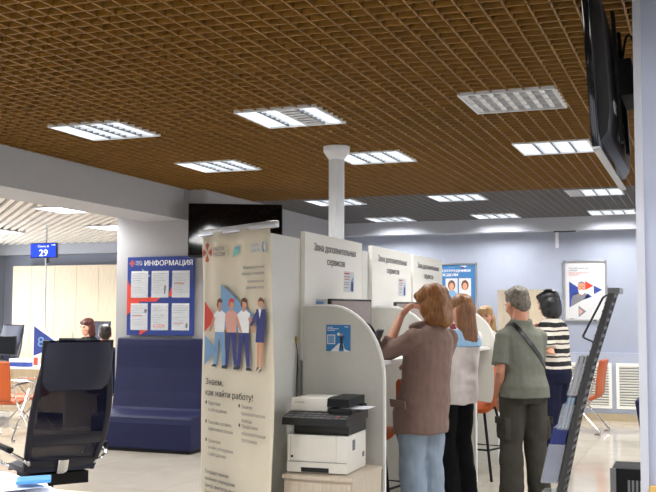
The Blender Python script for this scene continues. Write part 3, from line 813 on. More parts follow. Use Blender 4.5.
tvp = (-4.66, 9.50, 2.325); tva = math.atan2(.45, .87)
t = thing('television', 'large black television on an arm above the roll-up banner', 'television', tvp, tva)
bm = bmesh.new(); box(bm, -.50, .50, -.02, .03, -.295, .295, bevel=.008)
tilt = Matrix.Rotation(math.radians(-9), 4, 'X')
bmesh.ops.transform(bm, matrix=tilt, verts=bm.verts[:]); hs = obj('housing', bm, 'black', t, True)
bm = bmesh.new(); box(bm, -.49, .49, -.0225, -.0205, -.275, .285); bmesh.ops.transform(bm, matrix=tilt, verts=bm.verts[:]); obj('screen', bm, 'gloss', hs)
bm = bmesh.new(); tube(bm, [(0, .03, 0), (-.15, .12, 0), (-.28, .19, 0)], .025); box(bm, -.12, .12, .03, .05, -.12, .12); obj('wall_arm', bm, 'blackm', t)

# right television seen from behind
t = thing('television', 'big black television seen from behind, high up beside the pillar', 'television', (-.315, 3.4, 2.0))
sh = Matrix.Rotation(math.radians(-3.2), 4, 'Y')
def tl(bm): bmesh.ops.transform(bm, matrix=sh, verts=bm.verts[:]); return bm
bm = bmesh.new(); box(bm, -.03, -.006, 0, 1.19, 0, .67, bevel=.005); hs = obj('bezel', tl(bm), 'gloss', t, True)
bm = bmesh.new(); box(bm, -.0285, -.0275, .01, 1.18, .012, .66)
bm.free()
bm = bmesh.new(); box(bm, -.0315, -.0303, .012, 1.178, .02, .66); obj('screen', tl(bm), 'gloss', hs)
bm = bmesh.new(); prism(bm, [(-.0058, .03), (.02, .06), (.032, .14), (.032, .45), (.012, .60), (-.0058, .64)], (0, 1.12, 0), (1, 0, 0), (0, 0, 1), 1.05); bk = obj('back_cover', tl(bm), 'black', t)
obj('bottom_trim', tl(B((-.03, -.004, .002, 1.188, -.006, -.0005))), 'silver', t)
pp = bmesh.new()
for yy in (.25, .5, .72): box(pp, .0325, .036, yy, yy + .09, .16, .20)
obj('port', tl(pp), 'midgrey', bk)
bm = bmesh.new(); box(bm, .034, .048, .42, .47, .08, .58); box(bm, .034, .048, .72, .77, .08, .58); box(bm, .048, .094, .45, .74, .26, .40)
obj('wall_mount', tl(bm), 'blackm', t)
bm = bmesh.new(); tube(bm, smooth_path([(.03, .55, .40), (.055, .5, .50), (.08, .55, .48), (.085, .62, .36)]), .005, 6); obj('cord', bm, 'blackm', t, True)

# ------------------------------------------------------------------ seats
def make_mesh_chair(label, loc, rz, pad='navypad'):
    """high mesh office chair; local -y = its back, faces +y"""
    t = thing('office_chair', label, 'office chair', loc, rz)
    def path(z):  # y of the back at height z
        k = (z - .42)/.85
        return -.19 - .05*math.sin(k*PI*1.0) - .31*k + .10*max(0, .25 - k)
    def half(z):
        k = (z - .42)/.85
        return .205 + .045*math.sin(min(1, k*1.15 + .08)*PI*.9) - .012*k
    zs = [.42 + .85*i/24 for i in range(25)]
    for s in (-1, 1):
        bm = bmesh.new(); tube(bm, [(s*half(z), path(z), z) for z in zs], [(.022, .014)]*25, 8, side=V((1, 0, 0))); obj('side_rail', bm, 'navyd', t, True)
    bm = bmesh.new(); rows = []
    for z in zs:
        rows.append([V((half(z)*u, path(z) - .012*(1 - u*u), z)) for u in (-1, -.6, -.2, .2, .6, 1)])
    loft(bm, rows, False, False); obj('mesh_back', bm, 'net', t, 'all')
    def band(z0, z1, th, nm, mm, wf=1.0):
        bm = bmesh.new(); rings = []
        for i in range(7):
            z = z0 + (z1 - z0)*i/6
            e = th*(.55 + .45*math.sin(PI*i/6)); h_ = half(z)*wf
            a = [V((h_*u, path(z) - .016*(1 - u*u) - e, z)) for u in (-1, -.9, -.5, 0, .5, .9, 1)]
            b = [V((h_*u, path(z) - .016*(1 - u*u) + e*.8, z)) for u in (1, .9, .5, 0, -.5, -.9, -1)]
            rings.append(a + b)
        loft(bm, rings); return obj(nm, bm, mm, t, True)
    hr = bmesh.new(); rings = []
    z0, z1 = .955, 1.255
    for i in range(11):
        q = i/10; z = z0 + (z1 - z0)*q; h_ = .218*(.80 + .20*math.sqrt(max(0, 1 - (max(0, .25 - q)/.25)**2))) if q < .9 else .205
        e = .044*(.55 + .45*math.sin(PI*q))
        a = [V((h_*u, path(z) - .02*(1 - u*u) - e*(1 - .5*u**8), z)) for u in (-1, -.93, -.5, 0, .5, .93, 1)]
        b = [V((h_*u, path(z) - .02*(1 - u*u) + e*(1 - .5*u**8), z)) for u in (1, .93, .5, 0, -.5, -.93, -1)]
        rings.append(a + b)
    loft(hr, rings); obj('headrest', hr, pad, t, True)
    band(.60, .675, .012, 'back_band', 'navyd'); band(.43, .50, .014, 'lower_band', 'navyd')
    bm = bmesh.new(); rings = []
    for i in range(9):
        y = -.20 + .40*i/8; w = .225 + .02*math.sin(PI*i/8); z = .455 + (.0 if i < 7 else -.015*(i - 6))
        rings.append([V((w*u, y, z + .03*(1 - abs(u)**4) - .0)) for u in (-1, -.7, 0, .7, 1)] + [V((w*u, y, z - .035)) for u in (1, 0, -1)])
    loft(bm, rings); obj('seat', bm, pad, t, True)
    obj('seat_base', B((-.19, .19, -.19, .12, .33, .405)), 'blackm', t)
    bm = bmesh.new(); tube(bm, smooth_path([(0, .02, .40), (0, -.16, .395), (0, -.225, .42), (0, -.262, .50)]), [(.034, .007)]*19, 8, side=V((1, 0, 0))); obj('back_bracket', bm, 'chrome', t, True)
    for s in (-1, 1):
        bm = bmesh.new(); tube(bm, fillet([(s*.21, -.235, .47), (s*.245, -.31, .505), (s*.31, -.20, .545), (s*.315, .15, .56), (s*.29, .2, .44), (s*.12, .10, .408)], .06), .013, 8); ar = obj('armrest', bm, 'chrome', t, True)
        bm = bmesh.new(); box(bm, s*.315 - .024, s*.315 + .024, -.16, .14, .556, .585, bevel=.01); obj('arm_pad', bm, 'blackm', ar, True)
    bm = bmesh.new(); tube(bm, [(0, 0, .09), (0, 0, .25), (0, 0, .251), (0, 0, .41)], [.03, .03, .02, .02], 12); obj('gas_lift', bm, 'black', t, True)
    for k in range(5):
        a = k*2*PI/5 + .3; dx, dy = math.cos(a), math.sin(a)
        bm = bmesh.new(); tube(bm, [(0, 0, .10), (dx*.3, dy*.3, .075)], [.026, .016], 8); lg = obj('base_arm', bm, 'chrome', t, True)
        bm = bmesh.new(); ell(bm, (dx*.3, dy*.3, .03), (.03, .03, .03)); obj('caster', bm, 'black', lg, True)
    return t
office = make_mesh_chair('dark navy mesh office chair seen from behind in the left foreground', (-4.09, 5.60, 0), math.radians(54))
dup(office, (-8.80, 12.60, .06), math.radians(172), 'navy office chair behind the seated auburn-haired woman, before the pale cabinets')
dup(office, (-10.36, 12.55, 0), math.radians(172), 'navy office chair behind the black monitor at the left edge')

def make_visitor_chair(label, loc, rz):
    """orange armchair on chrome tubes, faces +y"""
    t = thing('visitor_chair', label, 'chair', loc, rz, 'orange visitor chairs')
    pr = [(.25, .435), (.05, .425), (-.14, .43), (-.20, .455), (-.215, .52), (-.23, .68), (-.26, .86), (-.275, .90)]
    def shell(bm, pts, hw, th):
        P = smooth_path([V((0, y, z)) for y, z in pts], 4); rings = []
        for i, p in enumerate(P):
            d = P[min(i+1, len(P)-1)] - P[max(i-1, 0)]; n_ = V((0, -d.z, d.y)).normalized()
            e = .35 if i in (0, len(P)-1) else 1
            rings.append([p + V((hw*u*(.96 if e < 1 else 1), 0, 0)) + n_*th*e*q for u, q in ((-1, .4), (-.93, 1), (0, 1), (.93, 1), (1, .4), (1, -.4), (.93, -1), (0, -1), (-.93, -1), (-1, -.4))])
        loft(bm, rings)
    bm = bmesh.new(); shell(bm, pr[:4], .225, .02); obj('seat', bm, 'orange', t, True)
    bm = bmesh.new(); shell(bm, [(-.205, .465)] + pr[4:], .225, .016); obj('backrest', bm, 'orange', t, True)
    for s in (-1, 1):
        x = s*.25
        bm = bmesh.new()
        tube(bm, fillet([(x*.9, -.222, .60), (x, -.12, .635), (x, .20, .64), (x, .235, .58), (x*1.05, -.02, .30), (x*1.1, -.28, .012), (x*1.1, -.20, .012)], .04), .011, 8)
        tube(bm, fillet([(x, -.20, .64), (x*1.02, -.13, .45), (x*1.08, .28, .012), (x*1.08, .2, .012)], .04), .011, 8)
        obj('side_frame', bm, 'chrome', t, True)
    obj('cross_bar', T(([(-.26, .06, .40), (.26, .06, .40)], .009), ([(-.26, -.08, .40), (.26, -.08, .40)], .009)), 'chrome', t)
    return t
vc = make_visitor_chair('orange visitor chair by the back wall grilles, partly behind the brochure rack', (-1.45, 12.75, 0), math.radians(84))
dup(vc, (-7.60, 9.42, 0), math.radians(14), 'orange visitor chair at the left edge, back towards the camera')
dup(vc, (-7.80, 10.17, 0), math.radians(108), 'orange visitor chair seen side-on between the desk and the mesh chair')

def make_stool(label, loc, rz):
    t = thing('bar_stool', label, 'bar stool', loc, rz, 'orange bar stools')
    bm = bmesh.new(); rings = []
    # bucket shell: profile from front lip to back top, faces +y
    P = smooth_path([V((0, .20, .66)), V((0, .12, .655)), V((0, -.06, .64)), V((0, -.16, .67)), V((0, -.195, .76)), V((0, -.215, .90)), V((0, -.225, 1.0))], 5)
    for i, p in enumerate(P):
        q = i/(len(P)-1); hw = .20 if q < .55 else .20 - .05*((q - .55)/.45)**2
        d = P[min(i+1, len(P)-1)] - P[max(i-1, 0)]; n_ = V((0, -d.z, d.y)).normalized()
        e = .5 if i in (0, len(P)-1) else 1; th = .017*e
        wrap = .05*math.sin(PI*min(1, q*1.05))
        top = [p + V((hw*u, 0, 0)) + n_*(th + wrap*abs(u)**2.5) for u in (-1, -.8, -.4, 0, .4, .8, 1)]
        bot = [p + V((hw*u, 0, 0)) + n_*(-th + wrap*abs(u)**2.5) for u in (1, .8, .4, 0, -.4, -.8, -1)]
        rings.append(top + bot)
    loft(bm, rings); obj('seat_shell', bm, 'orange', t, True)
    obj('under_plate', B((-.12, .12, -.10, .12, .605, .622)), 'blackm', t)
    for sx in (-1, 1):
        for sy in (-1, 1):
            bm = bmesh.new(); tube(bm, [(sx*.11, sy*.09 + .01, .615), (sx*.21, sy*.20, .0)], .013, 8); obj('leg', bm, 'blackm', t, True)
    z = .26; k = (.615 - z)/.615; xx = .11 + .10*k; yy = .09 + .11*k
    bm = bmesh.new(); tube(bm, [(-xx, -yy, z), (xx, -yy, z), (xx, yy, z), (-xx, yy, z), (-xx, -yy, z)], .009, 6); obj('footrest', bm, 'blackm', t, True)
    return t
st_ = make_stool('orange bar stool half hidden behind the taupe jacket, in the nearest booth', (-2.15, 6.70, 0), math.radians(80))
dup(st_, (-1.90, 8.90, 0), math.radians(75), 'orange bar stool with black legs standing at the farthest booth')

# navy ottoman
bm = bmesh.new(); box(bm, -.02, .6, -.25, .25, .07, .515, bevel=.03, seg=3)
for v in bm.verts:
    k = (v.co.z - .07)/.45; v.co.x += .07*(1 - k) if v.co.x < .3 else 0
t = thing('ottoman', 'navy leatherette pouf half hidden behind the right pillar', 'pouf', (-.735, 11.75, 0))
obj('cushion', bm, 'navy', t, True)
obj('foot', T(([(.12, -.2, 0), (.12, -.2, .075)], .018)), 'silver', t); obj('foot', T(([(.12, .2, 0), (.12, .2, .075)], .018)), 'silver', t)
obj('foot', T(([(.5, -.2, 0), (.5, -.2, .075)], .018)), 'silver', t); obj('foot', T(([(.5, .2, 0), (.5, .2, .075)], .018)), 'silver', t)

# black ribbed box by the pillar
t = thing('equipment_box', 'black box with ribbed grey front standing on the floor beside the right pillar', 'box', (-.615, 7.0, 0))
bm = bmesh.new(); box(bm, 0, .5, 0, .35, 0, .415, bevel=.006); obj('body', bm, 'blackm', t, True)
bm = bmesh.new()
for k in range(14): box(bm, .105 + k*.026, .105 + k*.026 + .015, -.012, -.0005, .02, .34)
obj('ribbed_grille', bm, 'midgrey', t)
obj('edge_strip', B((-.008, .03, -.01, -.0005, .0, .415)), 'midgrey', t)
sb = obj('wood_block', B((-.196, -.12, 3.69, 3.7195, .78, .838)), 'yellowtan'); tag(sb, 'small tan wooden block on the pillar at the lower right corner', 'block')

# ------------------------------------------------------------------ back wall things
def poster(name, x0, x1, z0, z1, face, label):
    t = thing(name, label, 'poster', (x0, 14.3, z0)); w, h = x1 - x0, z1 - z0
    obj('backing', B((.01, w - .01, -.012, -.001, .01, h - .01)), face, t)
    bm = bmesh.new(); e = .028
    for b in ((0, w, 0, e), (0, w, h - e, h), (0, e, e, h - e), (w - e, w, e, h - e)): box(bm, b[0], b[1], -.026, -.0005, b[2], b[3], bevel=.004)
    fr = obj('frame', bm, 'silver', t)
    bm = bmesh.new()
    for u in (.0, w - .035): box(bm, u, u + .035, -.03, -.0262, h - .035, h)
    obj('corner_clip', bm, 'midgrey', fr)
    return t, w, h
t, w, h = poster('framed_poster', -3.93, -3.10, 1.15, 2.205, 'posterblue', 'blue framed poster with portrait photos on the back wall, behind the sign panels')
o_, x_, y_ = (0, -.0122, 0), (1, 0, 0), (0, 0, 1)
lettering('НАШИ СОТРУДНИКИ', 'printwhite', t, (.42, -.0122, .925), x_, y_, width=.62, height=.035, align='CENTER', bold=.02)
lettering('НЕДЕЛИ', 'printwhite', t, (.42, -.0122, .865), x_, y_, width=.25, height=.035, align='CENTER', bold=.02)
decal('emblem', t, o_, x_, y_, [('printwhite', [(.58, 1.012), (.68, 1.012), (.64, .985)]), ('printnavy', oval(.62, .988, .03, .016)), ('rust', oval(.63, .99, .008, .010)), ('sky', rect(.4, .5, .985, .993))])
for k, (u, hairm, top) in enumerate(((.10, 'printhair', 'sky'), (.36, 'printhair', 'sky'), (.56, 'printhair', 'printwhite'))):
    decal('portrait', t, (0, -.0122, .17), x_, y_, [('sheet', rect(u, u + .18, .38, .66)), (hairm, oval(u + .09, .56, .055, .075)), ('printskin', oval(u + .09, .545, .036, .052)),
        (top, [(u + .005, .38), (u + .175, .38), (u + .165, .44), (u + .12, .49), (u + .06, .49), (u + .015, .44)]), ('printskin', rect(u + .075, u + .105, .48, .51)),
        ('inkgrey', rect(u + .02, u + .16, .355, .362)), ('inkgrey', rect(u + .02, u + .12, .335, .342))])
t, w, h = poster('framed_poster', -1.868, -1.272, 1.36, 2.215, 'sheet', 'white framed poster of a grey-bearded man in blue triangles, on the back wall')
lettering('Переобучение для', 'printnavy', t, (.075, -.0122, .735), x_, y_, width=.27, height=.022)
lettering('граждан', 'printnavy', t, (.075, -.0122, .705), x_, y_, width=.12, height=.022)
lettering('Новые возможности', 'red', t, (.075, -.0122, .672), x_, y_, width=.28, height=.022)
lettering('возраста 50+', 'red', t, (.075, -.0122, .642), x_, y_, width=.14, height=.022)
decal('blue_shapes', t, o_, x_, y_, [('flag', [(.08, .19), (.08, .56), (.27, .43), (.27, .36)]), ('flag', [(.33, .39), (.39, .345), (.27, .30)]), ('red', [(.30, .44), (.30, .565), (.41, .495)]), ('flag', [(.415, .38), (.415, .50), (.53, .44)]),
    ('printwhite', [(.33, .41), (.41, .47), (.41, .38)]), ('inkgrey', [(.205, .06), (.205, .22), (.31, .14)]), ('printpink', [(.215, .09), (.215, .18), (.265, .14)]), ('inkgrey', rect(.08, .14, .035, .042))])
decal('portrait', t, o_, x_, y_, [('sky', [(.10, .205), (.335, .34), (.34, .37), (.29, .405), (.20, .405), (.13, .37), (.105, .30)]), ('inkgrey', [(.10, .205), (.335, .34), (.34, .36), (.29, .39), (.20, .39), (.13, .36), (.105, .29)]), ('printskin', rect(.215, .275, .37, .43)),
    ('printskin', oval(.25, .475, .052, .075)), ('printwhite', [(.20, .45), (.215, .43), (.25, .445), (.285, .43), (.30, .45), (.285, .395), (.25, .375), (.215, .395)]), ('inkgrey', [(.197, .50), (.21, .545), (.25, .56), (.29, .545), (.303, .50), (.285, .53), (.25, .54), (.215, .53)]),
    ('ink', rect(.222, .240, .485, .490)), ('ink', rect(.262, .280, .485, .490)), ('printhair', [(.247, .485), (.258, .455), (.242, .455)])])
def grille(name, x0, x1, label):
    t = thing(name, label, 'grille', (x0, 14.235, .17), 0, 'radiator grilles'); w, h = x1 - x0, .62; e = .04
    bm = bmesh.new()
    for b in ((0, w, 0, e), (0, w, h - e, h), (0, e, e, h - e), (w - e, w, e, h - e)): box(bm, b[0], b[1], -.02, -.0005, b[2], b[3])
    obj('frame', bm, 'white', t)
    bm = bmesh.new(); nsl = 15
    for k in range(nsl):
        z = e + .012 + k*(h - 2*e - .02)/(nsl - .6)
        prism(bm, [(-.006, 0), (-.002, -.002), (-.016, .022), (-.020, .020)], (e, 0, z), (0, 1, 0), (0, 0, 1), w - 2*e)
    obj('slats', bm, 'white', t)
    obj('recess', B((e, w - e, -.0018, -.0005, e, h - e)), 'midgrey', t)
grille('radiator_grille', -2.48, -1.87, 'white louvred radiator grille low on the back wall, behind the striped top')
grille('radiator_grille', -1.80, -1.225, 'white louvred radiator grille behind the orange chair')
grille('radiator_grille', -1.165, -.58, 'white louvred radiator grille next to the pillar and navy pouf')
t = thing('hanging_bracket', 'small white rod hanging from a dark plate under the back soffit', 'bracket', (-1.93, 14.15, 2.60))
obj('plate', B((-.04, .26, -.03, .03, .008, .0245)), 'darkgrey', t); obj('rod', B((-.02, .02, -.015, .015, -.21, .0075)), 'trimwhite', t)
t = thing('tall_cabinet', 'pale beige tall cabinet behind the grey-haired man', 'cabinet', (-2.53, 12.9, 0))
obj('body', B((0, .66, .0, .42, 0, 1.772)), 'oak', t)
obj('door', B((.004, .40, -.02, -.001, .05, 1.76)), 'oak', t); obj('door', B((.406, .656, -.02, -.001, .05, 1.76)), 'beech', t)

# ------------------------------------------------------------------ brochure rack
t = thing('brochure_rack', 'tall dark leaning brochure rack at the right foreground', 'brochure rack', (0, 5.0, 0))
PR = [(1.56, -.450), (1.41, -.498), (1.20, -.564), (.90, -.648), (.53, -.728), (.25, -.780), (.0, -.815)]
def rx(z):
    for (za, xa), (zb, xb) in zip(PR, PR[1:]):
        if zb <= z <= za: return xb + (xa - xb)*(z - zb)/(za - zb)
    return PR[0][1] if z > PR[0][0] else PR[-1][1]
RY0, RY1 = .33, .55
for yy in (RY0, RY1):
    bm = bmesh.new(); tube(bm, [(x, yy, z) for z, x in PR], [(.010, .016)]*len(PR), 8, side=V((0, 1, 0))); obj('side_upright', bm, 'darkgrey', t, True)
bm = bmesh.new(); rings = []
for z, x in PR: rings.append([V((x - .008, RY0 + .013, z)), V((x + .008, RY0 + .013, z)), V((x + .008, RY1 - .013, z)), V((x - .008, RY1 - .013, z))])
loft(bm, rings); pb = obj('back_panel', bm, 'blackm', t)
bm = bmesh.new(); z = .06
while z < 1.55:
    for s in (-1, 1):
        x = rx(z) + s*.013; box(bm, x - .0045, x + .0045, RY0 + .02, RY1 - .02, z, z + .016)
    z += .042
obj('ribs', bm, 'darkgrey', pb)
obj('top_tray', B((-.472, -.412, RY0 - .01, RY1 + .01, 1.55, 1.578)), 'greycap', t)
bm = bmesh.new(); box(bm, -.845, -.635, .34, .54, .001, .02, bevel=.004); obj('floor_plate', bm, 'darkgrey', t)
bm = bmesh.new()
for yy in (.36, .40, .44):
    tube(bm, fillet([(rx(1.54) - .012, yy, 1.545), (rx(1.53) - .04, yy, 1.535), (rx(1.32) - .085, yy, 1.32), (rx(1.30) - .02, yy, 1.295)], .015), .0022, 6)
tube(bm, [(rx(1.4) - .045, .34, 1.41), (rx(1.4) - .045, .46, 1.41)], .0028, 6)
obj('wire_holder', bm, 'wire', t, True)
def pocket(z0, h, dep, w, y0):
    x = rx(z0) - .022; x2 = rx(z0 + h) - .02
    bm = bmesh.new(); k = .003
    loft(bm, [[V((x - dep, y0, z0)), V((x, y0, z0)), V((x2, y0, z0 + h)), V((x2 - dep, y0, z0 + h))], [V((x - dep, y0 + k, z0)), V((x, y0 + k, z0)), V((x2, y0 + k, z0 + h)), V((x2 - dep, y0 + k, z0 + h))]])
    loft(bm, [[V((x - dep, y0 + w, z0)), V((x, y0 + w, z0)), V((x2, y0 + w, z0 + h)), V((x2 - dep, y0 + w, z0 + h))], [V((x - dep, y0 + w + k, z0)), V((x, y0 + w + k, z0)), V((x2, y0 + w + k, z0 + h)), V((x2 - dep, y0 + w + k, z0 + h))]])
    loft(bm, [[V((x - dep, y0, z0)), V((x - dep - k, y0, z0)), V((x2 - dep - k, y0, z0 + h)), V((x2 - dep, y0, z0 + h))], [V((x - dep, y0 + w, z0)), V((x - dep - k, y0 + w, z0)), V((x2 - dep - k, y0 + w, z0 + h)), V((x2 - dep, y0 + w, z0 + h))]])
    box(bm, x - dep, x, y0, y0 + w, z0 - .004, z0)
    return obj('pocket', bm, 'acrylic', t)
pocket(1.02, .17, .05, .19, .345); pocket(.84, .13, .06, .19, .345); pocket(.56, .20, .085, .19, .345); pocket(.30, .2, .08, .19, .345)
def stack(n, z0, h, y0, w, mats, label, group, th=.006, dx=0):
    for k in range(n):
        x = rx(z0) - .026 - k*(th + .0012) - th + dx; sl = (rx(z0 + h) - rx(z0))
        bm = bmesh.new()
        loft(bm, [[V((x, y0, 0)), V((x + th, y0, 0)), V((x + th + sl, y0, h)), V((x + sl, y0, h))], [V((x, y0 + w, 0)), V((x + th, y0 + w, 0)), V((x + th + sl, y0 + w, h)), V((x + sl, y0 + w, h))]])
        o = obj('brochure', bm, mats[k % len(mats)]); o.location = (0, 5.0, z0 + .001)
        tag(o, label, 'brochure', group)
stack(9, .56, .285,   .352, .175, ['navybook'], 'blue brochure packed upright in the low clear pocket of the rack', 'blue brochures in the rack', .0075)
stack(5, 1.02, .20,   .352, .175, ['sheet', 'midgrey', 'sheet'], 'grey-white leaflet in the upper clear pocket of the rack', 'grey leaflets in the rack', .007)
stack(5, .84, .165,   .352, .175, ['sky', 'sheet'], 'pale leaflet in the middle clear pocket of the rack', 'pale leaflets in the rack', .007)

# ------------------------------------------------------------------ foreground desk with papers
t = thing('writing_desk', 'desk under the loose papers at the lower left corner', 'desk', (-2.95, 2.79, 0))
obj('desktop', B((-.55, .80, -.3, .44, .742, .765)), 'oak', t)
for sx in (-.5, .53):
    for sy in (-.25, .38): obj('leg', B((sx - .02, sx + .02, sy - .02, sy + .02, 0, .7415)), 'midgrey', t)
rp = random.Random(3)
labs = ['white paper sheet lying uppermost on the foreground heap', 'white paper sheet at the far edge of the foreground heap', 'white paper sheet at the left of the foreground heap', 'white paper sheet under the blue folder']
spots = [(-2.45, 2.99, .55), (-2.27, 3.02, .95), (-2.54, 2.99, .2), (-2.33, 3.01, .75), (-2.60, 2.93, -.3), (-2.43, 3.01, 1.2)]
for k, (x, y, a) in enumerate(spots):
    bm = bmesh.new(); N = 8; rows = []
    for i in range(N + 1):
        u = -.15 + .30*i/N; lift_ = .008*math.sin(i/N*PI*1.3 + k) + .010*abs(i/N - .5)
        rows.append([V((-.105, u, lift_ + .003)), V((.105, u, lift_)), V((.105, u, lift_ + .0025)), V((-.105, u, lift_ + .0055))])
    loft(bm, rows); o = obj('paper_sheet', bm, 'paper', None, True)
    o.location = (x, y, .771 + k*.009); o.rotation_euler = (.02*(k % 3), .01*(k % 2), a)
    tag(o, ['top white paper sheet of the foreground heap, creased', 'white paper sheet beside the blue folder, right of the foreground heap', 'white paper sheet jutting out left in the foreground heap',
        'white paper sheet beneath the blue folder', 'white paper sheet at the bottom left picture corner', 'white paper sheet turned across the far side of the foreground heap'][k], 'paper', 'papers on the foreground desk')
bm = bmesh.new(); box(bm, -.05, .05, -.06, .06, 0, .012, bevel=.003); o = obj('folder', bm, 'bluefolder'); o.location = (-2.285, 3.03, .828); o.rotation_euler = (.03, .02, -.95)
tag(o, 'bright blue folder lying on the white papers at the lower left', 'folder')

# ------------------------------------------------------------------ left hall: desk, sign, cabinets, monitors
t = thing('service_desk', 'long white service desk beyond the orange chairs', 'desk', (-8.8, 11.1, 0))
obj('desktop', B((-1.6, 1.25, -.40, .40, .725, .75)), 'white', t)
obj('side_panel', B((-1.5, -1.47, -.4, .4, 0, .7245)), 'beech', t); obj('side_panel', B((1.15, 1.18, -.4, .4, 0, .7245)), 'beech', t)
obj('modesty_panel', B((-1.465, 1.145, .15, .17, .12, .7245)), 'beech', t); obj('side_panel', B((-.55, -.30, -.02, .14, 0, .7245)), 'white', t)
t = thing('computer_case', 'black computer case on the floor under the white service desk', 'computer', (-8.53, 11.5, 0))
bm = bmesh.new(); box(bm, -.1, .3, -.02, .38, .0, .22, bevel=.01); obj('case', bm, 'black', t, True); obj('front_panel', B((-.08, .28, -.026, -.0205, .03, .19)), 'blackm', t)
t = thing('queue_sign', 'blue lit window number sign reading 29 on a thin pole', 'sign', (-8.16, 10.93, .03))
bm = bmesh.new(); box(bm, -.21, .205, -.02, .02, 2.145, 2.345, bevel=.006); hs = obj('housing', bm, 'black', t)
obj('display', B((-.198, .193, -.0225, -.0205, 2.158, 2.333)), 'sign', hs)
lettering('29', 'signtext', hs, (0, -.0226, 2.172), (1, 0, 0), (0, 0, 1), width=.13, height=.088, align='CENTER', bold=.008)
lettering('Окно 8', 'signtext', hs, (-.005, -.0226, 2.287), (1, 0, 0), (0, 0, 1), width=.17, height=.026, align='CENTER')
decal('arrow', hs, (0, -.0226, 0), (1, 0, 0), (0, 0, 1), [('signtext', rect(.125, .18, 2.312, 2.319)), ('signtext', [(.17, 2.305), (.185, 2.3155), (.17, 2.326)])])
obj('pole', T(([(-.005, .045, .722), (-.005, .045, 2.588)], .011)), 'silver', t); obj('bracket', B((-.03, .02, .0205, .035, 2.2, 2.3), (.02, .035, .0205, .06, 2.08, 2.15)), 'blackm', t)
bm = bmesh.new(); lathe(bm, [(.06, .7205), (.06, .727), (.02, .732)], (-.005, .045, 0)); obj('pole_foot', bm, 'silver', t, True)
t = thing('desk_flag_sign', 'blue triangular desk sign with number 8 and white edge', 'sign', (-8.20, 10.79, 0))
bm = bmesh.new(); prism(bm, [(0, .0), (.0, .545), (.42, .31), (.42, .27), (.09, .12), (.09, 0)], (0, .012, .752), (1, 0, 0), (0, 0, 1), .012); obj('edge', bm, 'edge', t)
bm = bmesh.new(); prism(bm, [(.012, .145), (.012, .525), (.40, .30), (.40, .275)], (0, -.0005, .752), (1, 0, 0), (0, 0, 1), .004); fc = obj('face', bm, 'flag', t)
decal('red_base', t, (0, -.0006, .752), (1, 0, 0), (0, 0, 1), [('rust', [(.012, .02), (.08, .02), (.08, .12), (.012, .12)])])
lettering('8', 'sky', t, (.125, -.0046, 1.015), (1, 0, 0), (0, 0, 1), width=.10, height=.13, align='CENTER')
make_monitor('computer_monitor', 'black monitor back at the left picture edge on the service desk', (-8.98, 11.1, .7505), math.radians(6), .52, .26, None, 'gloss')
make_monitor('computer_monitor', 'wide black monitor before the seated auburn-haired woman', (-7.86, 11.22, .7505), math.radians(-5), .50, .24, None, 'gloss')
t = thing('desk_phone', 'small black telephone on the service desk at the left edge', 'telephone', (-8.80, 10.84, .7505))
bm = bmesh.new(); prism(bm, [(-.09, 0), (.09, 0), (.09, .07), (-.09, .03)], (-.11, 0, 0), (0, 1, 0), (0, 0, 1), .2); obj('body', bm, 'black', t)
bm = bmesh.new(); box(bm, -.11, -.06, -.09, .09, .062, .09, bevel=.01); obj('handset', bm, 'black', t)
t = thing('blue_box', 'flat blue and white box of papers on the service desk', 'box', (-8.44, 10.86, .7505))
obj('tray', B((-.13, .19, -.1, .1, 0, .055)), 'flag', t); obj('paper', B((-.12, .18, -.09, .09, .0555, .10)), 'paper', t)
CX = [-11.0, -10.62, -10.15, -9.72, -9.29, -8.86, -8.43, -8.0, -7.57]
for k in range(8):
    t = thing('tall_cupboard', 'pale wood wall cupboard door panel', 'cupboard', (CX[k], 13.9, 0), 0, 'pale cupboards')
    w = CX[k+1] - CX[k]
    obj('body', B((.002, w - .002, .0, .39, 0, 2.25)), 'beech', t); dr = obj('door', B((.003, w - .003, -.018, -.001, .06, 2.245)), 'beech', t)
    obj('handle', B((w - .05, w - .04, -.03, -.0185, 1.0, 1.14)), 'silver', dr)
    t['label'] = ['leftmost pale wood cupboard beside the wall controls', 'pale wood cupboard behind the thin sign pole', 'third pale wood cupboard from the wall controls', 'fourth pale wood cupboard, above the navy office chair back',
                  'pale wood cupboard next to the grey column, half hidden', 'pale wood cupboard hidden behind the grey column', 'pale wood cupboard hidden behind the column, second along', 'last pale wood cupboard hidden behind the column'][k]
for k, z in enumerate((1.55, 1.395)):
    t = thing('wall_controller', ['upper', 'lower'][k] + ' white control unit on the wall beside the pale cupboards', 'wall control', (-11.21, 14.3, z), 0, 'wall controls')
    bm = bmesh.new(); box(bm, -.045, .045, -.025, -.0005, -.055, .06, bevel=.006); cs = obj('case', bm, 'white', t)
    obj('display', B((-.025, .035, -.0268, -.0252, .005, .04)), 'darkgrey', t)
bm = bmesh.new(); tube(bm, smooth_path([(-11.21, 14.29, .30), (-11.18, 14.28, .15), (-11.2, 14.29, .02)]), .006)
bm.free()

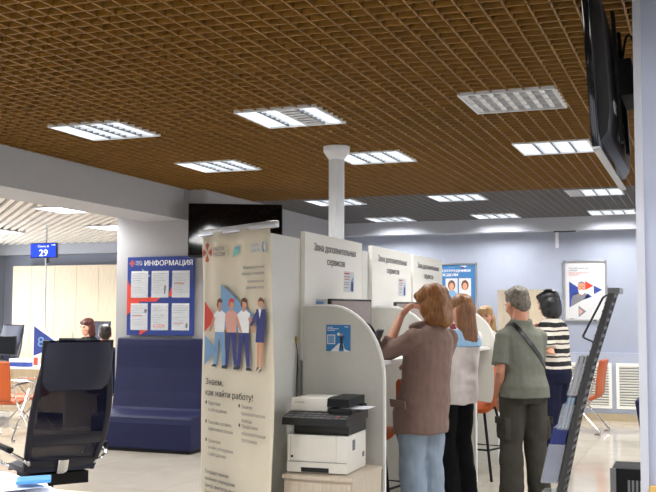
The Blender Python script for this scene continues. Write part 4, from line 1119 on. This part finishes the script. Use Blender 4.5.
# ------------------------------------------------------------------ people
def bake(name, bm, voxel, it, m, parent=None, fac=.5, disp=None, split=False):
    """union of closed volumes -> one continuous smooth surface"""
    finish(bm)
    me = bpy.data.meshes.new('tmp'); bm.to_mesh(me); bm.free()
    o = bpy.data.objects.new('tmp', me); C.objects.link(o)
    rm = o.modifiers.new('r', 'REMESH'); rm.mode = 'VOXEL'; rm.voxel_size = voxel; rm.adaptivity = 0
    if it:
        s = o.modifiers.new('s', 'SMOOTH'); s.iterations = it; s.factor = fac
    dg = bpy.context.evaluated_depsgraph_get(); dg.update()
    r = bpy.data.meshes.new_from_object(o.evaluated_get(dg)); bpy.data.objects.remove(o); bpy.data.meshes.remove(me)
    r.name = name
    if disp:
        ns = [v.normal.copy() for v in r.vertices]
        for v, n in zip(r.vertices, ns): v.co += n * disp(v.co, n)
    r.polygons.foreach_set('use_smooth', [True]*len(r.polygons))
    r.materials.clear(); r.materials.append(M[m])
    ob = bpy.data.objects.new(name, r); C.objects.link(ob)
    if parent: ob.parent = parent
    return ob

def body_rings(bm, rings, n=22, pw=2.3):
    """rings: (cx, cy, z, rx, ry) superellipse slices, bottom to top"""
    out = []
    def se(c, s): return math.copysign(abs(c)**(2/pw), c), math.copysign(abs(s)**(2/pw), s)
    for (cx, cy, z, rx_, ry_) in rings:
        r = []
        for k in range(n):
            a = 2*PI*k/n; c, s = se(math.cos(a), math.sin(a)); r.append(V((cx + rx_*c, cy + ry_*s, z)))
        out.append(r)
    loft(bm, out)

def folds(amp, sz, sx=1):
    def d(co, n):
        p = V((co.x*sx, co.y*sx, co.z))*sz
        return amp*(noise.noise(p) + .5*noise.noise(p*2.3))
    return d

def capsule(bm, pts, r, n=12): tube(bm, pts, r, n, round_ends=True)

def hand(bm, w, d, nrm, curl=.35, s=1.0, thumb=1, spread=.12):
    """palm at wrist w pointing along d; nrm = back of the hand; fingers bend away from nrm"""
    d = d.normalized(); nrm = (nrm - d*nrm.dot(d)).normalized(); side = d.cross(nrm)
    tube(bm, [w - d*.02*s, w + d*.02*s, w + d*.06*s, w + d*.088*s], [(.024*s, .019*s), (.032*s, .017*s), (.039*s, .016*s), (.036*s, .013*s)], 12, side=side, round_ends=True)
    for k, (off, ln) in enumerate(((-.028, .066), (-.0095, .078), (.0095, .073), (.027, .057))):
        p = w + d*(.082*s) + side*(off*s); a = -curl*.4; dd = d + side*off*spread*14
        P = [p - d*.02*s, p]
        for q in range(3):
            a -= curl*(.7 + .25*q); v = (dd.normalized()*math.cos(a) + nrm*math.sin(a))
            p = p + v*(ln*s*(.42, .32, .26)[q]); P.append(p)
        capsule(bm, P, [.0088*s, .0088*s, .0084*s, .0078*s, .007*s], 8)
    p = w + d*.022*s - side*.026*s*thumb; v = (d*.75 - side*.65*thumb - nrm*.3).normalized()
    v2 = (d*.9 - side*.25*thumb - nrm*.35).normalized()
    capsule(bm, [p, p + v*.034*s, p + v*.034*s + v2*.03*s, p + v*.034*s + v2*.055*s], [.013*s, .0115*s, .0098*s, .0082*s], 8)

def head(bm, c, R, s=1.0, chin=1.0):
    def p(x, y, z): return c + R @ (V((x, y, z))*s)
    def e(x, y, z, a, b, h): ell(bm, p(x, y, z), (a*s, b*s, h*s), R, 18, 14)
    e(0, -.012, .035, .074, .092, .082)      # skull
    e(0, .028, -.015, .066, .066, .085)      # face
    e(0, .038, -.072, .047, .046, .04)       # jaw
    e(0, .072, -.096*chin, .022, .019, .018) # chin
    for q in (-1, 1):
        e(q*.036, .062, -.028, .026, .022, .022)   # cheek
        e(q*.075, -.004, -.012, .011, .020, .031)  # ear
        e(q*.030, .083, .022, .020, .012, .009)    # brow ridge
    capsule(bm, [p(0, .086, .014), p(0, .099, -.014), p(0, .108, -.034)], [.008*s, .011*s, .0135*s], 10)  # nose
    for q in (-1, 1): e(q*.011, .097, -.038, .008, .010, .007)
    e(0, .088, -.068, .022, .010, .008); e(0, .086, -.078, .019, .010, .008)  # lips

def face_bits(par, c, R, s=1.0, brow='hair_dark'):
    def p(x, y, z): return c + R @ (V((x, y, z))*s)
    for q in (-1, 1):
        bm = bmesh.new(); ell(bm, p(q*.030, .0865, .004), (.0125*s, .008*s, .0055*s), R); obj('eye', bm, 'eye', par, 'all')
        bm = bmesh.new(); tube(bm, [p(q*.015, .095, .021), p(q*.032, .096, .026), p(q*.050, .082, .020)], .0034*s, 6, round_ends=True); obj('eyebrow', bm, brow, par, 'all')
    bm = bmesh.new(); ell(bm, p(0, .0935, -.0725), (.021*s, .0065*s, .0075*s), R); obj('lips', bm, 'lips', par, 'all')

def person(label, loc, facing, spec):
    """spec in local metres, faces +y, feet at z = 0"""
    g = spec
    S = g['sh']; E = g['el']; Wr = g['wr']; hip = g.get('hip'); kn = g['kn']; an = g['an']
    if 'shear' in g:
        dx, dy, z0_, zs_ = g['shear']
        def shf(p): k = max(0, (p[2] - z0_)/zs_); return (p[0] + dx*k, p[1] + dy*k) + tuple(p[2:])
        for key in ('torso', 'sh', 'el', 'wr'): g[key] = [shf(p) for p in g[key]]
        g['neck'] = shf(g['neck']); g['head'] = shf(g['head']); g['top']['rings'] = [shf(p) for p in g['top']['rings']]; g['pants']['rings'] = [shf(p) for p in g['pants']['rings']]
        S, E, Wr = g['sh'], g['el'], g['wr']
    hc = V(g['head']); R = g['R']; hs = g.get('hs', 1.0)
    # --- body: one continuous surface
    bm = bmesh.new()
    body_rings(bm, [(a, b, z, rx_*.86, ry_*.84) for a, b, z, rx_, ry_ in g['torso']])
    nb = V(g['neck']); capsule(bm, [nb - V((0, 0, .05)), nb, hc + R @ V((0, -.022, -.05))], [.066, .054*hs, .052*hs], 14)
    head(bm, hc, R, hs)
    for i in (0, 1):
        s_, e_, w_ = V(S[i]), V(E[i]), V(Wr[i])
        capsule(bm, [s_, s_.lerp(e_, .35), e_, e_.lerp(w_, .3), w_], [.048, .044, .036, .037, .0255], 12)
        hd = g['hand'][i]; hand(bm, w_, V(hd[0]), V(hd[1]), hd[2], 1.04, hd[3])
        h_, k_, a_ = V(hip[i]), V(kn[i]), V(an[i])
        capsule(bm, [h_, h_.lerp(k_, .5), k_, k_.lerp(a_, .35), a_], [.078, .066, .050, .048, .034], 12)
        fd = V((math.sin(g.get('toe', .15))*(1 if i else -1), 1, 0)).normalized() if not g.get('fd') else V(g['fd'])
        capsule(bm, [a_ - fd*.03 + V((0, 0, -.03)), a_ + fd*.06 + V((0, 0, -.045)), a_ + fd*.13 + V((0, 0, -.055))], [.032, .034, .022], 10)
    root = bake('person', bm, .0052, 4, g.get('skin', 'skin'), None, .5)
    root.location = loc; root.rotation_euler = (0, 0, math.radians(facing - 90))
    tag(root, label, 'person')
    if g.get('face'): face_bits(root, hc, R, hs, g.get('brow', 'hair_dark'))
    # --- top garment
    t = g['top']; bm = bmesh.new()
    body_rings(bm, t['rings'])
    for i in (0, 1):
        s_, e_, w_ = V(S[i]), V(E[i]), V(Wr[i]); a, b, c_ = t['r']
        if t['sleeve'] <= 1:
            end = s_.lerp(e_, t['sleeve']); tube(bm, [s_ + (s_ - e_).normalized()*.01, s_.lerp(end, .5), end], [a, (a + b)/2, b], 14)
        else:
            end = e_.lerp(w_, t['sleeve'] - 1)
            capsule(bm, [s_, s_.lerp(e_, .5), e_], [a, (a + b)/2, b], 14); tube(bm, [e_, e_.lerp(end, .5), end], [b, (b + c_)/2, c_], 14)
        ell(bm, s_ - V((0, 0, .005)), (a*1.05, a*1.0, a*.95))
    if t.get('extra'): t['extra'](bm)
    top = bake(t['name'], bm, .0075, 4, t['mat'], root, .5, folds(t.get('fold', .006), 9, 1.0))
    # --- trousers
    t = g['pants']; bm = bmesh.new()
    body_rings(bm, t['rings'])
    for i in (0, 1):
        h_, k_, a_ = V(hip[i]), V(kn[i]), V(an[i]); r = t['r']
        tube(bm, [h_ + V((0, 0, .02)), h_.lerp(k_, .5), k_, k_.lerp(a_, .5), a_ + (a_ - k_).normalized()*t.get('drop', .03)], list(r), 16)
    if t.get('extra'): t['extra'](bm)
    pants = bake(t['name'], bm, .0085, 4, t['mat'], root, .5, folds(t.get('fold', .008), 7, 1.3))
    for i in (0, 1):
        a_ = V(an[i]); fd = V((math.sin(.15)*(1 if i else -1), 1, 0)).normalized(); bm = bmesh.new()
        tube(bm, [V((a_.x, a_.y, .045)) - fd*.062, V((a_.x, a_.y, .05)) - fd*.03, V((a_.x, a_.y, .052)) + fd*.05, V((a_.x, a_.y, .035)) + fd*.14, V((a_.x, a_.y, .026)) + fd*.195],
             [(.026, .040), (.038, .048), (.043, .050), (.044, .033), (.026, .022)], 12, side=V((fd.y, -fd.x, 0)))
        for v in bm.verts: v.co.z = max(v.co.z, .001)
        obj('shoe', bm, g['shoe'], root, 'all')
    # --- hair
    bm = bmesh.new(); g['hair'](bm, hc, R, hs)
    am, fz, fxy = g.get('hairdisp', (.007, 5, 26))
    Ri = R.transposed()
    def hd_(co, n):
        q = Ri @ (co - hc); return am*(noise.noise(V((q.x*fxy, q.y*fxy, q.z*fz))) + .6*noise.noise(V((q.x*fxy*2.2, q.y*fxy*2.2, q.z*fz*1.7))))
    bake('hair', bm, g.get('hv', .0055), g.get('hsm', 3), g['hairmat'], root, .5, hd_)
    return root, top, pants

def rotm(pitch=0, yaw=0, roll=0):
    """pitch>0 looks down, yaw>0 turns left"""
    return (Matrix.Rotation(math.radians(yaw), 3, 'Z') @ Matrix.Rotation(math.radians(-pitch), 3, 'X') @ Matrix.Rotation(math.radians(roll), 3, 'Y'))

def hair_bob(length=.12, full=1.0, fringe=True, back=0.0):
    def fn(bm, c, R, s):
        def e(x, y, z, a, b, h): ell(bm, c + R @ (V((x, y, z))*s), (a*s*full, b*s*full, h*s), R, 18, 14)
        e(0, -.022, .045, .092, .100, .085)
        e(0, -.055, -.02, .090, .070, .10)
        L = length
        for q in (-1, 1):
            e(q*.066, -.022, -.02 - L*.25, .034, .062, .085)
            e(q*.064, -.032, -.05 - L*.55, .036, .058, .06)
            if fringe: e(q*.038, .036, .070, .045, .042, .032)
        e(0, -.062, -.03 - L*.25, .086, .056, .09); e(0, -.064, -.04 - L*.5, .082, .052, .08); e(0, -.06 - back, -.06 - L*.72, .074, .046, .05)
    return fn

def hair_long(L=.24, full=1.0):
    def fn(bm, c, R, s):
        def p(x, y, z): return c + R @ (V((x, y, z))*s)
        def e(x, y, z, a, b, h): ell(bm, p(x, y, z), (a*s*full, b*s*full, h*s), R, 18, 14)
        e(0, -.020, .043, .088, .098, .082); e(0, -.05, -.01, .086, .068, .09)
        dn = V((0, 0, -1))
        for q in (-1, -.62, -.22, .22, .62, 1):
            r0 = p(q*.062, -.045 - .03*(1 - abs(q)), -.02)
            capsule(bm, [r0, r0 + dn*L*.5 + V((0, -.014, 0)), r0 + dn*L*.85 + V((q*.012, -.03, 0)), r0 + dn*L + V((q*.012, -.026, 0))], [.042*s, .046*s, .043*s, .032*s], 12)
        for q in (-1, 1): e(q*.040, .045, .070, .042, .038, .030)
    return fn

def hair_short(bm, c, R, s):
    def e(x, y, z, a, b, h): ell(bm, c + R @ (V((x, y, z))*s), (a*s, b*s, h*s), R, 18, 14)
    e(0, -.018, .050, .083, .096, .080); e(0, -.055, .0, .076, .056, .075); e(0, -.066, -.03, .062, .036, .05)
    for q in (-1, 1): e(q*.068, -.018, .02, .014, .036, .045)
    e(0, .030, .098, .060, .050, .028)

LEGS = dict(hip=[(-.080, 0, .88), (.080, 0, .88)], kn=[(-.078, .02, .48), (.078, .0, .48)], an=[(-.08, -.01, .085), (.08, -.03, .085)])
def torso(H=0, lean=0, w=1.0, belly=1.0):
    k = 1 + H
    R_ = [(0, 0, .80, .165, .125), (0, .0, .90, .178, .130*belly), (0, .005, 1.02, .158, .118*belly), (0, .005, 1.14, .160, .118*belly), (0, 0, 1.25, .168, .115), (0, -.005, 1.33, .165, .095), (0, -.01, 1.385, .115, .075), (0, -.012, 1.42, .062, .058)]
    return [(a, b + lean*max(0, z - .95), z*k, rx_*w, ry_*w) for a, b, z, rx_, ry_ in R_]
def grow(r, d, z0=None, hem=None):
    q = [(a, b, z, rx_ + d, ry_ + d) for a, b, z, rx_, ry_ in r if z0 is None or z >= z0]
    if hem: q = hem + q
    return q

# woman in the taupe jacket, hand at her forehead
w1 = dict(LEGS); T1 = torso(-.04, .12)
w1.update(torso=T1, neck=(0, .035, 1.37), head=(0.0, .085, 1.515), R=rotm(20, 4, 0), hs=1.0, shear=(.045, -.08, .80, .5),
    sh=[(-.165, .03, 1.285), (.165, .03, 1.285)], el=[(-.245, .20, 1.17), (.21, .10, 1.02)], wr=[(-.128, .225, 1.425), (.19, .30, 1.08)],
    hand=[((.58, -.30, .76), (-.45, .85, .2), .5, -1), ((-.1, .95, .1), (.3, 0, 1), .4, -1)], skin='skin',
    hair=hair_bob(.115, 1.13, True, .012), hairmat='hair_copper', shoe='shoeb', hairdisp=(.010, 7, 16),
    top=dict(name='jacket', mat='jacket', sleeve=1.42, r=(.066, .058, .052), fold=.009,
        rings=[(0, .01, .655, .202, .155), (0, .01, .80, .198, .152)] + grow([q for q in T1 if q[2] > .84], .018)),
    pants=dict(name='jeans', mat='jeans', rings=grow(T1[:2], .004), r=[.092, .096, .086, .088, .094], drop=.05, fold=.012))
w1['top']['rings'][-1] = (0, .025, 1.37, .075, .066)
def lapel(bm):
    pts = [(-.09, -.02, 1.35), (-.06, -.065, 1.375), (0, -.08, 1.385), (.06, -.065, 1.375), (.09, -.02, 1.35)]
    capsule(bm, [V(p) + V((0, .03, 0)) for p in pts], .018, 8)
w1['top']['extra'] = lapel
r1, top1, _ = person('woman in a taupe jacket and pale jeans, hand raised to her forehead', (-1.785, 6.48, 0), 150, w1)
bm = bmesh.new(); prism(bm, [(-.07, 0), (.07, 0), (.072, .05), (-.072, .05)], (-.214, .0, .83), (0, -1, -.06), (-.12, 0, 1), .008); obj('pocket_flap', bm, 'jacket', top1, True)

# woman with long chestnut hair and white blouse
w2 = dict(LEGS); T2 = torso(-.055, .10)
w2.update(torso=T2, neck=(0, .03, 1.35), head=(0, .07, 1.485), R=rotm(16, 8, 0), hs=.98, shear=(.04, -.065, .80, .5),
    sh=[(-.158, .025, 1.262), (.158, .025, 1.262)], el=[(-.20, .10, 1.02), (.20, .10, 1.02)], wr=[(-.14, .31, 1.08), (.14, .31, 1.08)],
    hand=[((.2, .95, .1), (-.2, 0, 1), .4, -1), ((-.2, .95, .1), (.2, 0, 1), .4, -1)],
    hair=hair_long(.29, 1.02), hairmat='hair_brown', shoe='shoeb', hairdisp=(.004, 3, 18), hsm=6,
    top=dict(name='blouse', mat='blouse', sleeve=1.75, r=(.058, .052, .040), fold=.009,
        rings=[(0, .0, .745, .188, .142)] + grow([q for q in T2 if q[2] > .80], .018)),
    pants=dict(name='trousers', mat='blackcloth', rings=grow(T2[:2], .006), r=[.104, .090, .076, .086, .104], drop=.06))
w2['top']['rings'][-1] = (0, .02, 1.345, .07, .062)
r2_, top2, _ = person('woman with long chestnut hair, white blouse and black trousers', (-1.86, 7.72, 0), 148, w2)
def sh2(p): k = max(0, (p[2] - .80)/.5); return (p[0] + .04*k, p[1] - .065*k) + tuple(p[2:])
bm = bmesh.new()
body_rings(bm, [sh2(q) for q in [(0, .024, 1.19, .189, .137), (0, .032, 1.257, .187, .118), (0, .033, 1.309, .138, .099), (0, .034, 1.338, .088, .078)]])
bake('knitted_vest', bm, .008, 3, 'vest', r2_, .5, folds(.004, 10))
bm = bmesh.new(); ringp = [V(sh2((.088*math.cos(a), .02 + .078*math.sin(a), 1.325 + .012*math.sin(3*a) + .02*math.sin(a)))) for a in [2*PI*k/18 for k in range(19)]]
tube(bm, ringp, [(.020, .026)]*19, 10)
bake('scarf', bm, .007, 2, 'scarf', r2_, .5, folds(.006, 22))

# grey-haired man with a shoulder strap
w3 = dict(hip=[(-.088, 0, .83), (.088, 0, .83)], kn=[(-.10, .015, .46), (.10, .0, .46)], an=[(-.115, -.02, .085), (.115, -.03, .085)])
T3 = [(a, b, z*.965, rx_*.94, ry_*1.02) for a, b, z, rx_, ry_ in torso(0, .12, 1.0, 1.12)]
w3.update(torso=T3, neck=(0, .04, 1.375), head=(.0, .085, 1.525), R=rotm(18, 9, 0), hs=1.06,
    sh=[(-.155, .025, 1.275), (.155, .035, 1.275)], el=[(-.205, -.02, 1.0), (.185, .14, 1.03)], wr=[(-.180, .075, .82), (.06, .33, 1.08)],
    hand=[((.15, .25, -.95), (-1, 0, -.1), .25, 1), ((-.1, .5, -.85), (1, 0, 0), .35, -1)], skin='skinr',
    hair=hair_short, hairmat='hair_grey', shoe='shoeb', hv=.005, hairdisp=(.006, 30, 34),
    top=dict(name='polo_shirt', mat='shirt', sleeve=.78, r=(.066, .072, .05), fold=.007,
        rings=[(0, .0, .815, .196, .176), (0, .0, .90, .194, .176)] + grow([q for q in T3 if q[2] > .95], .020)),
    pants=dict(name='cargo_trousers', mat='cargo', rings=grow(T3[:2], .006), r=[.106, .098, .09, .088, .092], drop=.04, fold=.010))
w3['top']['rings'][-1] = (0, .03, 1.385, .075, .068)
def collar3(bm):
    pts = [(.075*math.cos(a), .035 + .07*math.sin(a), 1.385 + .012*math.sin(a)) for a in [PI*.98 + PI*1.04*k/10 for k in range(11)]]
    capsule(bm, pts, [(.016, .026)]*11, 8)
w3['top']['extra'] = collar3
def cargo_pockets(bm):
    for s in (-1, 1): box(bm, s*.175 - .022, s*.175 + .022, -.08, .08, .50, .66, bevel=.01)
w3['pants']['extra'] = cargo_pockets
r3, top3, pan3 = person('grey-haired man in a grey-green polo shirt with a black strap across his back', (-1.315, 7.68, 0), 128, w3)
for s in (-1, 1):
    bm = bmesh.new(); box(bm, s*.195 - .006, s*.195 + .006, -.085, .085, .615, .668, bevel=.004); obj('pocket_flap', bm, 'cargo', pan3)
# strap running over the left shoulder to the right hip
bag = thing('crossbody_bag', 'black crossbody strap over the back of the grey-haired man', 'bag', r3.location, r3.rotation_euler.z)
from mathutils.bvhtree import BVHTree
bv_ = BVHTree.FromPolygons([v.co for v in top3.data.vertices], [p.vertices[:] for p in top3.data.polygons])
path = []
for k in range(25):
    u = k/24
    x = -.10 + .31*u; z = 1.37 - .40*u
    hit = bv_.ray_cast(V((x*.9, -1, z)), V((0, 1, 0)))
    if hit[0]: path.append((hit[0] + hit[1]*.004, hit[1]))
front = []
for k in range(25):
    u = k/24
    x = .19 - .29*u; z = .97 + .40*u
    hit = bv_.ray_cast(V((x*.9, 1, z)), V((0, -1, 0)))
    if hit[0]: front.append((hit[0] + hit[1]*.004, hit[1]))
loop = path + front
bm = bmesh.new(); rings = []
n_ = len(loop)
for i, (p, nn_) in enumerate(loop):
    d_ = (loop[(i+1) % n_][0] - loop[i-1][0]).normalized(); sd = d_.cross(nn_).normalized()
    rings.append([p + sd*.017 - nn_*.0, p + sd*.017 + nn_*.004, p - sd*.017 + nn_*.004, p - sd*.017])
rings.append(rings[0])
loft(bm, rings, False); obj('strap', bm, 'black', bag, True)

# woman in the striped top
w4 = dict(LEGS); T4 = torso(-.005, .06, 1.04)
w4.update(torso=T4, neck=(0, .02, 1.415), head=(-.01, .06, 1.56), R=rotm(14, -10, 0), hs=1.0,
    sh=[(-.168, .015, 1.325), (.168, .015, 1.325)], el=[(-.245, -.10, 1.075), (.235, .02, 1.06)], wr=[(-.17, .13, 1.235), (.18, .25, 1.10)],
    hand=[((.35, .25, .90), (-.4, .9, 0), .5, -1), ((-.1, .95, .1), (.3, 0, 1), .4, -1)],
    hair=hair_bob(.085, 1.10), hairmat='hair_black', shoe='shoe', hairdisp=(.003, 3, 18), hsm=14, hv=.007,
    top=dict(name='striped_top', mat='stripes', sleeve=.80, r=(.066, .068, .05), fold=.006,
        rings=[(0, 0, .93, .196, .150)] + grow([q for q in T4 if q[2] > .98], .020)),
    pants=dict(name='trousers', mat='navycloth', rings=grow(T4[:3], .014), r=[.118, .108, .094, .098, .104], drop=.035))
w4['top']['rings'][-1] = (0, .01, 1.41, .072, .064)
person('black-haired woman in a black and white striped top and navy trousers', (-1.365, 9.72, 0), 160, w4)

# fair-haired woman beyond the booths, facing the camera
w5 = dict(LEGS); T5 = torso(-.10, .03)
w5.update(torso=T5, neck=(0, .01, 1.285), head=(0, .045, 1.425), R=rotm(6, -4, 4), hs=.98,
    sh=[(-.155, .01, 1.20), (.155, .01, 1.20)], el=[(-.21, .03, .96), (.21, .03, .96)], wr=[(-.17, .24, .99), (.17, .24, .99)],
    hand=[((.2, .95, 0), (0, 0, 1), .4, -1), ((-.2, .95, 0), (0, 0, 1), .4, -1)], face=True, brow='hair_brown',
    hair=hair_long(.20, 1.0), hairmat='hair_blonde', shoe='shoeb', hairdisp=(.006, 3, 20),
    top=dict(name='blouse', mat='blouse', sleeve=1.8, r=(.058, .052, .042), rings=[(0, 0, .74, .185, .14)] + grow([q for q in T5 if q[2] > .78], .018)),
    pants=dict(name='trousers', mat='blackcloth', rings=grow(T5[:3], .010), r=[.11, .1, .088, .085, .085]))
w5['top']['rings'][-1] = (0, .008, 1.28, .07, .06)
r5, _, _ = person('fair-haired woman facing the camera from beyond the farthest booth', (-2.24, 10.75, 0), 276, w5)
bm = bmesh.new()
for s in (-1, 1): tube(bm, [V((s*.11, -.03, 1.265)), V((s*.085, .06, 1.235)), V((s*.05, .138, 1.12)), V((s*.035, .15, .95))], [(.03, .012), (.035, .012), (.03, .010), (.02, .01)], 10, round_ends=True)
bake('dark_collar', bm, .007, 2, 'blackcloth', r5)

# seated people in the left hall
def seated(dz):
    return dict(hip=[(-.085, .02, .50), (.085, .02, .50)], kn=[(-.11, .44, .50), (.11, .44, .50)], an=[(-.11, .42, .085), (.11, .42, .085)])
def seat_torso(k=0, w=1.0):
    return [(0, 0, .46, .175*w, .135*w), (0, 0, .56, .180*w, .14*w), (0, .01, .68, .16*w, .125*w), (0, .015, .80, .162*w, .12*w), (0, .02, .91, .17*w, .118*w), (0, .02, .985, .165*w, .095*w), (0, .02, 1.035, .11*w, .075*w), (0, .02, 1.065, .062*w, .058*w)]
def seated_person(label, loc, facing, hair, hmat, topmat, face, R, top='blouse', dy=0):
    g = seated(0); T_ = seat_torso()
    g.update(torso=T_, neck=(0, .03, 1.06), head=(0, .06, 1.205), R=R, hs=1.0,
        sh=[(-.16, .02, .965), (.16, .02, .965)], el=[(-.21, .06, .74), (.21, .06, .74)], wr=[(-.12, .30, .80), (.12, .30, .80)],
        hand=[((.1, .95, 0), (0, 0, 1), .35, -1), ((-.1, .95, 0), (0, 0, 1), .35, -1)], face=face,
        hair=hair, hairmat=hmat, shoe='shoeb', hairdisp=(.006, 6, 20),
        top=dict(name=top, mat=topmat, sleeve=1.8, r=(.06, .052, .042), rings=grow(T_, .02)),
        pants=dict(name='trousers', mat='blackcloth', rings=grow(T_[:2], .014), r=[.10, .095, .082, .07, .065]))
    g['top']['rings'][-1] = (0, .02, 1.06, .07, .062)
    return person(label, loc, facing, g)
seated_person('seated woman with auburn hair facing the desk, in front of the pale cupboards', (-8.50, 12.50, .05), 262, hair_bob(.10, 1.0), 'hair_red', 'blackcloth', True, rotm(10, -6))
seated_person('seated visitor with short dark hair seen from behind, beyond the sofa', (-7.17, 10.86, -.02), 110, hair_short, 'hair_dark', 'navycloth', False, rotm(6, 10), 'jacket')
seated_person('seated person at the left picture edge behind the black monitor', (-10.36, 12.50, .05), 275, hair_bob(.06, .98), 'hair_brown', 'blouse', True, rotm(6, 5))
# ------------------------------------------------------------------ camera, light, view
f, yaw, pit, rol, hcam = 993.11, .3628, .0699, .0034, 1.43
cy, sy = math.cos(yaw), math.sin(yaw)
fw = V((-sy*math.cos(pit), cy*math.cos(pit), math.sin(pit))); rt = V((cy, sy, 0)); up = rt.cross(fw)
r2 = rt*math.cos(rol) + up*math.sin(rol); u2 = up*math.cos(rol) - rt*math.sin(rol)
cam = bpy.data.cameras.new('camera'); cam.sensor_width = 36; cam.sensor_fit = 'HORIZONTAL'; cam.lens = f/656*36; cam.clip_start = .05; cam.clip_end = 100
co = bpy.data.objects.new('camera', cam); C.objects.link(co)
co.matrix_world = Matrix(((r2.x, u2.x, -fw.x, 0), (r2.y, u2.y, -fw.y, 0), (r2.z, u2.z, -fw.z, hcam), (0, 0, 0, 1)))
sc = bpy.context.scene; sc.camera = co
w = bpy.data.worlds.new('world'); sc.world = w; w.use_nodes = True
w.node_tree.nodes['Background'].inputs[0].default_value = (.6, .68, .8, 1); w.node_tree.nodes['Background'].inputs[1].default_value = .3
sc.view_settings.view_transform = 'Standard'; sc.view_settings.look = 'None'; sc.view_settings.gamma = 1
sc.view_settings.exposure = .08
sc.cycles.use_denoising = True; sc.cycles.denoiser = 'OPENIMAGEDENOISE'; sc.cycles.denoising_input_passes = 'RGB_ALBEDO_NORMAL'; sc.cycles.denoising_prefilter = 'ACCURATE'
sc.cycles.max_bounces = 8; sc.cycles.diffuse_bounces = 5; sc.cycles.glossy_bounces = 4; sc.cycles.transparent_max_bounces = 12
sc.cycles.sample_clamp_indirect = 6
